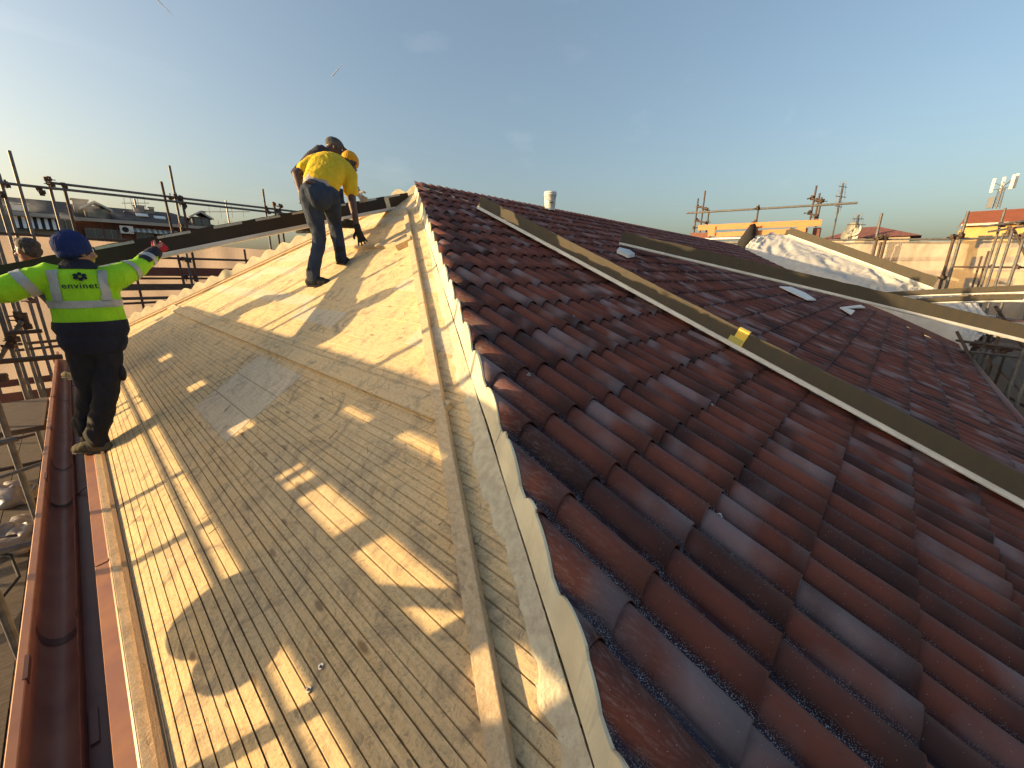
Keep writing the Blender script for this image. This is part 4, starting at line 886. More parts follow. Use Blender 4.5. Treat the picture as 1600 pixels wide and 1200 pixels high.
MB().box((54, -14, (zz - 14) / 2 - .4), (11, 0, 0), (0, 34, 0), (0, 0, zz + 14)).build('wall', mat('taupe_wall', (.16, .13, .11), .9), hl_)
MB().box((54, -14, zz - .2), (12, 0, 0), (0, 35, 0), (0, 0, .3)).build('roof', MSLATE, hl_)
# telecom mast on its roof
c = atx(1556, 326, xY + 2); CT = empty('telecom_mast', c, label='white mobile-phone antenna mast on the roof of the yellow house', cat='antenna mast')
k = MB(); top = c + Vector((0, 0, 3.0)); k.tube(c, top, .09, 8)
for i in range(7): z_ = .2 + i * .38; k.tube(c + Vector((0, -.35, z_)), c + Vector((0, .35, z_ + .38)), .035, 5); k.tube(c + Vector((0, .35, z_)), c + Vector((0, -.35, z_ + .38)), .035, 5)
k.tube(c + Vector((0, -.35, 0)), c + Vector((0, -.3, 2.7)), .05, 6); k.tube(c + Vector((0, .35, 0)), c + Vector((0, .3, 2.7)), .05, 6); k.build('lattice_pole', MSTEEL, CT)
for dy, dx, dz_ in ((1.0, 0, 3.2), (-1.1, .1, 3.6), (-.75, -.6, 3.4), (.0, .8, 3.4)):
    MB().box(c + Vector((dx, dy, dz_)), (.22, 0, 0), (0, .34, 0), (0, 0, 1.9)).build('panel_antenna', mat('antenna_white', (.75, .72, .62), .5), CT, bevel=.04)
    MB().tube(c + Vector((dx, dy, dz_ - .6)), c + Vector((0, 0, 2.7)), .04, 5).tube(c + Vector((dx, dy, dz_ + .5)), c + Vector((0, 0, 2.9)), .04, 5).build('bracket', MSTEEL, CT)
MB().box(c + Vector((0, .75, .9)), (.5, 0, 0), (0, .55, 0), (0, 0, 1.5)).build('equipment_box', mat('cabinet_grey', (.2, .2, .2), .6), CT)

# ------------------------------------------------------------------ people
def sweepblob(bm, pts, n=18, cap=True):
    """pts: list of (centre, ra, rb) ; ring axes: 'side' vector chosen per chain. Closed rounded limb added to bm"""
    rings = []
    side = pts[0][3] if len(pts[0]) > 3 else None
    P_ = [Vector(p[0]) for p in pts]
    def ax_at(i):
        a = P_[max(i - 1, 0)]; b = P_[min(i + 1, len(P_) - 1)]; return (b - a).normalized()
    s0 = Vector(side) if side is not None else ax_at(0).orthogonal()
    seq = []
    # rounded start
    a0 = ax_at(0); a1 = ax_at(len(P_) - 1); r0 = min(pts[0][1], pts[0][2]); r1 = min(pts[-1][1], pts[-1][2])
    for th in (80, 55, 28): t = math.radians(th); seq.append((P_[0] - a0 * r0 * math.sin(t), pts[0][1] * math.cos(t), pts[0][2] * math.cos(t), a0))
    for i, p in enumerate(pts): seq.append((P_[i], p[1], p[2], ax_at(i)))
    for th in (28, 55, 80): t = math.radians(th); seq.append((P_[-1] + a1 * r1 * math.sin(t), pts[-1][1] * math.cos(t), pts[-1][2] * math.cos(t), a1))
    for c, ra, rb, ax in seq:
        s = (s0 - ax * s0.dot(ax)); s = s.normalized() if s.length > 1e-4 else ax.orthogonal().normalized(); t = ax.cross(s)
        rings.append([bm.verts.new(c + s * math.cos(2 * math.pi * i / n) * ra + t * math.sin(2 * math.pi * i / n) * rb) for i in range(n)])
    for a, b in zip(rings[:-1], rings[1:]):
        for i in range(n): bm.faces.new((a[i], a[(i + 1) % n], b[(i + 1) % n], b[i]))
    bm.faces.new(list(reversed(rings[0]))); bm.faces.new(rings[-1])
def limb(bm, a, b, ra, rb, n=14): sweepblob(bm, [(a, ra, ra), (Vector(a).lerp(Vector(b), .5), (ra + rb) / 2, (ra + rb) / 2), (b, rb, rb)], n)
def ell(bm, c, r3, rot=None):
    m_ = Matrix.Translation(Vector(c)) @ (rot.to_4x4() if rot is not None else Matrix.Identity(4)) @ Matrix.Diagonal((*r3, 1))
    bmesh.ops.create_uvsphere(bm, u_segments=18, v_segments=12, radius=1, matrix=m_)
def remesh(name, bm, voxel, material, parent, smooth=4, fold=None, extra=None):
    me = bpy.data.meshes.new(name + '_src'); bm.to_mesh(me); bm.free(); o = bpy.data.objects.new(name, me); COL.objects.link(o)
    r_ = o.modifiers.new('r', 'REMESH'); r_.mode = 'VOXEL'; r_.voxel_size = voxel; r_.adaptivity = 0
    if smooth: s_ = o.modifiers.new('s', 'SMOOTH'); s_.factor = .5; s_.iterations = smooth
    dg = bpy.context.evaluated_depsgraph_get(); ev = o.evaluated_get(dg); me2 = bpy.data.meshes.new_from_object(ev); bpy.data.objects.remove(o)
    me2.name = name; me2.materials.clear()
    for mm in (material if isinstance(material, (list, tuple)) else [material]): me2.materials.append(mm)
    if fold:
        amp, sc_, seed = fold; nrm = [v.normal.copy() for v in me2.vertices]
        for v, nn in zip(me2.vertices, nrm):
            c = v.co; q = Vector((c.x * sc_ + seed, c.y * sc_, c.z * sc_ * .55)); wr = noise.noise(q + Vector((noise.noise(q * .7), 0, noise.noise(q * .6 + Vector((9, 0, 0))))) * 1.4)
            f = 1 - abs(wr) * 2.2; f2 = noise.noise(q * 2.6)
            v.co = c + nn * (amp * (f * .6 - .2) + amp * .35 * f2)
    me2.polygons.foreach_set('use_smooth', [True] * len(me2.polygons)); me2.update()
    o = bpy.data.objects.new(name, me2); link(o, parent); return o
def frame_of(z, x):
    z = Vector(z).normalized(); x = Vector(x); x = (x - z * x.dot(z)).normalized(); y = z.cross(x); return Matrix((x, y, z)).transposed()
def head_parts(bm, c, R):
    """R columns: x right, y forward (face), z up; c = head centre"""
    def T(x, y, z): return Vector(c) + R @ Vector((x, y, z))
    ell(bm, T(0, -.012, .028), (.073, .094, .088), R); ell(bm, T(0, .022, -.028), (.058, .070, .072), R); ell(bm, T(0, .052, -.082), (.032, .030, .024), R)
    sweepblob(bm, [(T(0, .088, .018), .008, .010), (T(0, .104, -.008), .011, .013), (T(0, .112, -.026), .016, .012)], 10); ell(bm, T(0, .094, -.034), (.019, .014, .009), R)
    ell(bm, T(0, .086, .036), (.050, .014, .009), R); ell(bm, T(0, .088, -.055), (.024, .012, .0065), R); ell(bm, T(0, .085, -.067), (.021, .013, .0075), R)
    for s in (-1, 1): ell(bm, T(s * .074, -.006, -.008), (.010, .020, .032), R); ell(bm, T(s * .043, .066, -.028), (.022, .022, .020), R)
def eyes(c, R, parent):
    for s in (-1, 1):
        k = MB(); p_ = Vector(c) + R @ Vector((s * .031, .077, .014)); k.ball(p_, .0125, 10, 8); k.ball(p_ + R @ Vector((0, .0085, 0)), .0065, 8, 6, mi=1); k.build('eye', [MEYE, MBLACK], parent, smooth=True)
MEYE = mat('eye_white', (.7, .66, .6), .3)
def hand_parts(bm, wrist, d, thumb, palm, curl=.5, s=1.0, spread=.1, thick=1.0):
    """d: hand direction, thumb: direction of thumb side, palm: direction the palm faces"""
    R = frame_of(d, thumb); w_ = Vector(wrist); pn = Vector(palm); pn = (pn - Vector(d).normalized() * pn.dot(Vector(d).normalized())); X = R.col[0]; Y = R.col[1]; Z = R.col[2]
    if Y.dot(pn) < 0: Y = -Y
    def T(x, y, z): return w_ + X * (x * s) + Y * (y * s) + Z * (z * s)
    sweepblob(bm, [(T(0, 0, -.01), .026 * s, .020 * s, X), (T(0, 0, .03), .036 * s, .018 * s), (T(0, .003, .075), .041 * s, .015 * s), (T(0, .004, .092), .038 * s, .012 * s)], 14)
    for k, (x, ln) in enumerate(((.030, .072), (.010, .080), (-.010, .075), (-.029, .060))):
        a = 0; p_ = T(x, .004, .090); r_ = .0092 * s * thick; sx_ = x / .03 * spread
        for seg, f in enumerate((.45, .30, .25)):
            a += curl * (1.0, .9, .6)[seg] * (1 + .08 * k)
            dd = (Z * math.cos(a) + Y * math.sin(a) + X * sx_ * math.cos(a)).normalized(); q = p_ + dd * ln * f * s; limb(bm, p_, q, r_, r_ * .93, 10); p_ = q; r_ *= .93
    p_ = T(.032, .006, .028); dd = (X * .75 + Z * .62 + Y * .30).normalized(); q = p_ + dd * .040 * s; limb(bm, p_, q, .0135 * s * thick, .011 * s * thick, 10)
    dd = (X * .30 + Z * .85 + Y * (.3 + .5 * curl)).normalized(); limb(bm, q, q + dd * .034 * s, .011 * s * thick, .009 * s * thick, 10)
def boot(c_ankle, toe, parent, m_, sole, name='boot'):
    a = Vector(c_ankle); t_ = Vector(toe); d = (t_ - a); d.z = 0; d.normalize(); zf = t_.z; s = d.cross(Vector((0, 0, 1)))
    g_ = Vector((a.x, a.y, zf)); up = Vector((0, 0, 1)); bm = bmesh.new()
    sweepblob(bm, [(g_ - d * .050 + up * .05, .038, .046, s), (g_ + d * .0 + up * .060, .042, .056), (g_ + d * .08 + up * .055, .046, .050), (g_ + d * .135 + up * .048, .048, .042), (g_ + d * .165 + up * .042, .040, .034)], 18)
    sweepblob(bm, [(g_ + up * .05, .043, .052, s), (g_ - d * .005 + up * .11, .044, .050), (g_ - d * .008 + up * .165, .050, .056)], 18)
    b = remesh(name, bm, .008, m_, parent, 3, (.004, 26, 3))
    bm = bmesh.new(); sweepblob(bm, [(g_ - d * .065 + up * .012, .038, .013, s), (g_ + up * .012, .042, .013), (g_ + d * .09 + up * .012, .048, .013), (g_ + d * .14 + up * .012, .050, .013), (g_ + d * .178 + up * .014, .040, .011)], 18)
    remesh('sole', bm, .007, sole, b, 1)
    k = MB()
    for i in range(4): p_ = g_ + d * (.055 + .022 * i) + up * (.105 - .012 * i); k.tube(p_ - s * .03, p_ + s * .03 + d * .006, .0035, 6)
    k.build('laces', MBLACK, b)
    return b
def strip_from(src, keep, off, name, m_, parent):
    """lift the faces of src picked by keep(centre, normal) off the surface as a thin separate layer"""
    me = src.data; vs_, fs, mp_ = [], [], {}
    for p in me.polygons:
        if keep(p.center, p.normal):
            f = []
            for vi in p.vertices:
                if vi not in mp_: v = me.vertices[vi]; mp_[vi] = len(vs_); vs_.append(v.co + v.normal * off)
                f.append(mp_[vi])
            fs.append(f)
    return mesh(name, vs_, fs, m_, parent, smooth=True) if fs else None
def cloth(name, c, c2=None, rough=.9, bs=120, bump=.35, sheen=0):
    m_ = mat(name, c, rough, col2=c2 or tuple(x * .75 for x in c), nscale=9, bump=bump, bscale=bs, bdist=.002)
    t, n, l, b = nodes(m_); bp0 = [x for x in n if x.type == 'BUMP'][0]; tcx = n.new('ShaderNodeTexCoord'); z3 = tnoise(n, l, mapping(n, l, tcx.outputs['Object'], (1, 1, .55)), 13, 4, .55, 1.2); bp2 = n.new('ShaderNodeBump'); bp2.inputs['Strength'].default_value = .75; bp2.inputs['Distance'].default_value = .022; l.new(z3, bp2.inputs['Height']); l.new(bp0.outputs[0], bp2.inputs['Normal']); l.new(bp2.outputs[0], b.inputs['Normal'])
    return m_
MSKIN = mat('tanned_skin', (.36, .19, .12), .55, col2=(.30, .15, .10), nscale=20); MSKIND = mat('dark_skin', (.085, .042, .028), .5, col2=(.06, .03, .02), nscale=20)
MHIVIS = cloth('lime_hivis', (.34, .72, .015), (.29, .64, .012)); MNAVY = cloth('navy_cloth', (.012, .015, .030)); MREFL = cloth('reflective_tape', (.42, .44, .42), (.34, .36, .34), .45)
MBLUE = cloth('blue_knit', (.010, .028, .13), (.007, .018, .09), rough=1.0, bs=200, bump=.8); MTROU = cloth('black_work_trousers', (.009, .010, .015), (.016, .016, .022)); MJEAN = cloth('blue_denim', (.014, .026, .055), (.030, .044, .070), bs=200)
MYEL_ = cloth('yellow_tshirt', (.74, .50, .015), (.66, .44, .012)); MORH = cloth('orange_cap', (.72, .36, .02), (.6, .3, .02)); MREDG = cloth('red_glove', (.50, .02, .03)); MGREY = cloth('grey_jacket', (.10, .11, .13)); MHAIR = mat('dark_hair', (.03, .022, .018), .8, col2=(.07, .055, .05), nscale=60, bump=.8, bscale=150, bdist=.004)
MBOOT = cloth('olive_boot', (.10, .085, .05), (.06, .05, .03)); MSOLE = mat('boot_sole', (.03, .03, .03), .8); MBRIEF = cloth('grey_waistband', (.42, .37, .34)); MCAMO = cloth('grey_camo', (.10, .10, .10), (.05, .05, .05)); MBSLV = cloth('dark_sleeve', (.035, .035, .045))
MBELT = mat('leather', (.10, .05, .03), .6)
def lerp(a, b, t): return Vector(a).lerp(Vector(b), t)

def person1():
    D = 4.45; root = empty('person', (-1.36, -.81, -2.66), label='person in blue knit cap and lime high-visibility jacket holding the long beam at left', cat='person')
    head = at(119, 393, D); neck = at(124, 418, D); chest = at(130, 452, D); waist = at(143, 505, D); pel = at(146, 528, D)
    sL = at(78, 429, D + .02); sR = at(184, 432, D - .02); eL = at(10, 453, D + .02); wL = at(-52, 460, D + .2); eR = at(219, 416, D + .12); wR = at(244, 392, D + .33); hR = at(272, 374, D + .44)
    hpL = at(127, 535, D); hpR = at(167, 535, D); kL = at(140, 606, D + .08); kR = at(166, 612, D - .02); aL = at(134, 668, D + .16); aR = at(152, 684, D)
    view = Vector((.30, .95, 0)).normalized(); right = (sR - sL).normalized()
    Rh = frame_of(Vector((.10, .02, 1)), Vector((.62, -.78, 0))); # x right; y = z cross x = forward
    fwd = Vector((.86, .48, -.02)).normalized(); Rh = Matrix((fwd.cross(Vector((0, 0, 1))).normalized(), fwd, Vector((0, 0, 1)))).transposed()
    bm = bmesh.new(); head_parts(bm, head, Rh); limb(bm, head - Vector((0, 0, .05)), neck - Vector((0, 0, .04)), .052, .060)
    sweepblob(bm, [(neck - Vector((0, 0, .03)), .07, .06, right), (chest, .13, .09), (waist, .12, .09), (pel, .13, .10)])
    for s_, e_, w_ in ((sL, eL, wL), (sR, eR, wR)): limb(bm, s_, e_, .045, .036); limb(bm, e_, w_, .036, .026)
    for h_, k_, a_ in ((hpL, kL, aL), (hpR, kR, aR)): limb(bm, h_, k_, .065, .05); limb(bm, k_, a_, .048, .034)
    limb(bm, sL, sR, .05, .05)
    hand_parts(bm, wR, hR - wR, Vector((0, 0, 1)), Vector((.3, .9, -.3)), .5, .85)
    body = remesh('body', bm, .0075, MSKIN, root, 3); eyes(head, Rh, root)
    # jacket
    bm = bmesh.new(); bk = Vector((0, 0, 1))
    sweepblob(bm, [(lerp(neck, chest, .12), .105, .085, right), (lerp(neck, chest, .35), .175, .115), (chest, .195, .140), (lerp(chest, waist, .5), .196, .138), (waist, .202, .140), (lerp(waist, pel, .40), .204, .142)], 26)
    for s_, e_, w_, k in ((sL, eL, wL, -1), (sR, eR, wR, 1)):
        sweepblob(bm, [(lerp(s_, chest, .30), .10, .095), (s_, .086, .086), (lerp(s_, e_, .5), .075 if k > 0 else .088, .074 if k > 0 else .088), (e_, .064 if k > 0 else .088, .062 if k > 0 else .088), (lerp(e_, w_, .6), .055 if k > 0 else .080, .053 if k > 0 else .080), (lerp(e_, w_, .92), .047 if k > 0 else .06, .046 if k > 0 else .06)], 20)
    sweepblob(bm, [(neck + Vector((0, 0, .015)), .075, .070, right), (neck - Vector((0, 0, .05)), .105, .09)], 20)
    jk = remesh('jacket', bm, .0085, MHIVIS, root, 5, (.010, 7, 2))
    zb = waist.z - .005; ez = .0
    def along(p, a, b): d = b - a; return (p - a).dot(d) / d.dot(d)
    strip_from(jk, lambda c, n_: c.z < waist.z + .02 + .02 * math.sin(c.x * 30) * 0 and along(c, sR, eR) < .6, .004, 'jacket_hem', MNAVY, jk)
    strip_from(jk, lambda c, n_: c.z > neck.z - .012 and abs((c - neck).dot(right)) < .10, .004, 'collar', MNAVY, jk)
    # navy forearm of the right and left sleeve (upper side)
    strip_from(jk, lambda c, n_: along(c, eR, wR) > .10 and (c - eR).dot(right) > 0 and (n_.z > .15 or along(c, eR, wR) > .62), .003, 'sleeve_panel', MNAVY, jk)
    ax = lambda c: (c - chest).dot(right)
    bands = [(lambda c, n_: abs(c.z - (chest.z - .105)) < .026 and abs(ax(c)) < .24, 'r1'), (lambda c, n_: abs(ax(c) + .125) < .026 and n_.dot(view) < .1 and chest.z - .085 < c.z < neck.z - .02, 'r2'), (lambda c, n_: abs(ax(c) - .125) < .026 and n_.dot(view) < .1 and chest.z - .085 < c.z < neck.z - .02, 'r3'),
             (lambda c, n_: .42 < along(c, sR, eR) < .62 and ax(c) > .2 and n_.dot(view) < .3, 'r4'), (lambda c, n_: .30 < along(c, eR, wR) < .52 and ax(c) > .25 and n_.dot(view) < .3, 'r5'), (lambda c, n_: .45 < along(c, sL, eL) < .68 and ax(c) < -.2 and n_.dot(view) < .3, 'r6')]
    for f_, nm in bands: strip_from(jk, f_, .0055, 'reflective_strip', MREFL, jk)
    # emblem and lettering printed on the back
    bv = BVHTree.FromObject(jk, bpy.context.evaluated_depsgraph_get())
    vdir = Vector((chest.x - CAM.x, chest.y - CAM.y, 0)).normalized(); ri = vdir.cross(Vector((0, 0, 1))).normalized()
    def proj(x, z, off=.008):
        off += .007
        o_ = chest + ri * x + Vector((0, 0, z + .022)) - vdir * .8; h_ = bv.ray_cast(o_, vdir); return (h_[0] - vdir * off) if h_[0] else chest + ri * x + Vector((0, 0, z)) - vdir * .15
    cu = bpy.data.curves.new('lettering', 'FONT'); cu.body = 'envinet'; cu.size = .056; cu.align_x = 'CENTER'; cu.offset = .0008; cu.space_character = 1.12
    to = bpy.data.objects.new('lettering', cu); COL.objects.link(to); me = bpy.data.meshes.new_from_object(to.evaluated_get(bpy.context.evaluated_depsgraph_get())); bpy.data.objects.remove(to)
    bm = bmesh.new(); bm.from_mesh(me); bmesh.ops.triangulate(bm, faces=bm.faces[:])
    for v in bm.verts: v.co = proj(v.co.x - .012, v.co.y - .010)
    frombm('lettering', bm, MNAVY, jk)
    k = MB(); cz = .072
    for i in range(6):
        a = math.radians(60 * i + 30); cx_, cy_ = .0235 * math.cos(a) * 1.15, .0195 * math.sin(a); ring = [proj(cx_ + .0125 * math.cos(t * math.pi / 6), cz + cy_ + .0115 * math.sin(t * math.pi / 6), .008 + i * .0002) for t in range(12)]; k.add(ring, [tuple(range(12))])
    ring = [proj(.016 * math.cos(t * math.pi / 8), cz + .014 * math.sin(t * math.pi / 8), .0095) for t in range(16)]; k.add(ring, [tuple(range(16))])
    ring = [proj(.0085 * math.cos(t * math.pi / 6), cz + .0065 * math.sin(t * math.pi / 6), .0115) for t in range(12)]; k.add(ring, [tuple(range(12))], 1); ring = [proj(.0042 * math.cos(t * math.pi / 4), cz + .0036 * math.sin(t * math.pi / 4), .013) for t in range(8)]; k.add(ring, [tuple(range(8))], 0)
    k.build('flower_emblem', [MNAVY, MHIVIS], jk)
    # navy under-jacket tail, trousers
    bm = bmesh.new(); sweepblob(bm, [(waist, .170, .118, right), (pel, .196, .136), (pel - Vector((0, 0, .04)), .190, .130)], 22); remesh('fleece', bm, .010, MNAVY, root, 4, (.008, 9, 1))
    bm = bmesh.new(); sweepblob(bm, [(lerp(waist, pel, .5), .145, .11, right), (pel, .155, .125), (pel - Vector((0, 0, .06)), .150, .12)], 22)
    for h_, k_, a_ in ((hpL, kL, aL), (hpR, kR, aR)): sweepblob(bm, [(h_ + Vector((0, 0, .03)), .088, .095), (lerp(h_, k_, .35), .088, .092), (k_, .072, .074), (lerp(k_, a_, .5), .070, .074), (a_ + Vector((0, 0, .03)), .070, .074), (a_ + Vector((0, 0, -.03)), .064, .068)], 20)
    tr = remesh('trousers', bm, .009, MTROU, root, 4, (.015, 8, 5))
    bm = bmesh.new(); ell(bm, lerp(hpR, kR, .62) + right * .085, (.03, .055, .075)); remesh('cargo_pocket', bm, .008, MTROU, tr, 2, (.006, 12, 5))
    # boots
    boot(aR, Vector((-1.30, -.83, -2.655)) * 0 + Vector((aR.x - .02, aR.y, -2.645)) + Vector((-.10, .10, 0)), root, MBOOT, MSOLE)
    boot(aL, Vector((aL.x, aL.y, -2.70)) + Vector((-.05, .16, 0)), root, MBOOT, MSOLE)
    # knit cap with rib and slouch
    bm = bmesh.new(); up = Vector((0, 0, 1)); bcap = head + Vector((0, 0, .026)) - fwd * .014; Rt = Matrix.Rotation(math.radians(17), 3, Rh.col[0]) @ Rh
    ell(bm, bcap + up * .020, (.092, .100, .104), Rt); ell(bm, bcap - fwd * .034 + up * .000, (.086, .076, .096), Rt)
    hat = remesh('knit_cap', bm, .006, MBLUE, root, 3, (.005, 22, 8)); 
    for v in hat.data.vertices: v.co += Vector((v.co - bcap).normalized()) * .0016 * math.sin(math.atan2((v.co - bcap).dot(fwd), (v.co - bcap).dot(Rh.col[0])) * 46)
    bm = bmesh.new(); bmesh.ops.create_cone(bm, cap_ends=False, segments=60, radius1=.094, radius2=.092, depth=.050, matrix=Matrix.Translation(head + up * .004 - fwd * .014) @ Rt.to_4x4() @ Matrix.Diagonal((.92, 1.10, 1, 1)))
    rb = frombm('cap_rib', bm, MBLUE, hat, smooth=True); sol = rb.modifiers.new('s', 'SOLIDIFY'); sol.thickness = .010
    # gloves
    bm = bmesh.new(); hand_parts(bm, wR, hR - wR, Vector((-.3, .3, .8)), Vector((.4, .5, -.8)), .72, .98, .06, 1.45); limb(bm, wR - (hR - wR).normalized() * .06, wR, .040, .034)
    gl = remesh('glove', bm, .0055, MREDG, root, 1); strip_from(gl, lambda c, n_: (c - wR).dot((hR - wR).normalized()) > .085 and n_.z < .3, .002, 'glove_palm', MBLACK, gl)
    bm = bmesh.new(); hand_parts(bm, wL, Vector((-.8, .5, .1)), Vector((0, 0, 1)), Vector((.3, .9, -.3)), .42, .98, .10, 1.45); limb(bm, wL + Vector((.06, -.03, 0)), wL, .040, .034); remesh('glove', bm, .006, MREDG, root, 1)
person1()

def person2():
    D = 4.9; root = empty('person', (.55, -.78, -1.37), label='person in yellow T-shirt and blue jeans bending over the bare deck', cat='person')
    pel = at(498, 302, D + .02); waist = at(503, 284, D + .08); chest = at(512, 266, D + .26); up_ = at(522, 252, D + .38); neck = at(537, 253, D + .47); head = at(547, 256, D + .52)
    sL = at(490, 256, D + .30); sR = at(546, 274, D + .28); eL = at(463, 272, D + .20); wL = at(470, 300, D + .05)
    eR = at(551, 322, D + .16); wR = at(559, 358, D + .12); hR = at(566, 376, D + .12)
    hpL = at(484, 308, D - .02); hpR = at(516, 310, D); kL = at(500, 372, D + .02); kR = at(523, 350, D + .18); aL = at(489, 428, D - .04); aR = at(532, 398, D + .10)
    right = (hpR - hpL).normalized(); axis = (neck - pel).normalized()
    fwd = Vector((.45, .30, -.82)).normalized(); upv = (axis + Vector((0, 0, .35))).normalized(); x_ = fwd.cross(upv).normalized(); upv = x_.cross(fwd).normalized(); Rh = Matrix((x_, fwd, upv)).transposed()
    bm = bmesh.new(); head_parts(bm, head, Rh); limb(bm, up_, head, .06, .055)
    sweepblob(bm, [(pel, .13, .10, right), (waist, .12, .09), (chest, .14, .10), (up_, .13, .08)]); limb(bm, sL, up_, .05, .05); limb(bm, sR, up_, .05, .05)
    for s_, e_, w_ in ((sL, eL, wL), (sR, eR, wR)): limb(bm, s_, e_, .052, .042); limb(bm, e_, w_, .041, .027)
    for h_, k_, a_ in ((hpL, kL, aL), (hpR, kR, aR)): limb(bm, h_, k_, .07, .05); limb(bm, k_, a_, .048, .034)
    hand_parts(bm, wR, hR - wR, Vector((-.6, .3, 0)), Vector((.3, .9, 0)), .18, .9, .2); hand_parts(bm, wL, Vector((.2, .1, -1)), Vector((1, 0, 0)), Vector((.4, .9, 0)), .6, .9)
    remesh('body', bm, .0075, MSKIND, root, 3); eyes(head, Rh, root)
    bm = bmesh.new(); sweepblob(bm, [(lerp(waist, pel, .12), .172, .118, right), (lerp(waist, chest, .5), .182, .135), (chest, .195, .140), (lerp(chest, up_, .6), .180, .125), (up_, .13, .09), (lerp(up_, neck, .5), .085, .07)], 26)
    for s_, e_ in ((sL, eL), (sR, eR)): sweepblob(bm, [(lerp(s_, up_, .45), .10, .09), (s_, .084, .082), (lerp(s_, e_, .52), .076, .074)], 20)
    dn = at(520, 306, D + .16); sweepblob(bm, [(chest - Vector((0, 0, .05)), .13, .09, right), (lerp(chest, dn, .6), .10, .06), (dn, .035, .025)], 18)
    remesh('tshirt', bm, .009, MYEL_, root, 5, (.012, 8, 3))
    bm = bmesh.new(); sweepblob(bm, [(lerp(pel, waist, .35), .158, .110, right), (lerp(pel, waist, .95), .160, .112)], 24); remesh('shirt_tail', bm, .009, MBRIEF, root, 3, (.006, 10, 3))
    bm = bmesh.new(); sweepblob(bm, [(lerp(pel, waist, .45), .152, .108, right), (pel, .168, .130), (pel - axis * .08, .160, .13)], 24)
    for h_, k_, a_, f in ((hpL, kL, aL, 1), (hpR, kR, aR, 1)): sweepblob(bm, [(h_ + Vector((0, 0, .02)), .092, .098), (lerp(h_, k_, .4), .082, .088), (k_, .064, .067), (lerp(k_, a_, .5), .060, .063), (a_, .060, .062), (a_ - Vector((0, 0, .05)), .060, .062)], 22)
    je = remesh('jeans', bm, .009, MJEAN, root, 4, (.014, 8, 9))
    b_ = bmesh.new(); ell(b_, at(486, 286, D - .08), (.065, .03, .02)); remesh('back_label', b_, .007, MBELT, je, 1)
    boot(aL, Vector((aL.x + .08, aL.y - .08, hipz(aL.x) + .01)), root, MBLACK, MSOLE); boot(aR, Vector((aR.x + .06, aR.y + .06, hipz(aR.x + .02) + .01)), root, MBLACK, MSOLE)
    bm = bmesh.new(); bc = head + upv * .040 - fwd * .022; ell(bm, bc, (.088, .104, .082), Rh); ell(bm, bc - fwd * .05 - upv * .02, (.074, .060, .070), Rh); remesh('skull_cap', bm, .006, MORH, root, 3, (.004, 18, 4))
    bm = bmesh.new(); limb(bm, wR - (wR - eR).normalized() * .03, wR + (wR - eR).normalized() * .01, .036, .036); hand_parts(bm, wR, hR - wR, Vector((-.6, .3, 0)), Vector((.3, .9, 0)), .16, 1.0, .35, 1.25); remesh('glove', bm, .0055, MBLACK, root, 1)
person2()

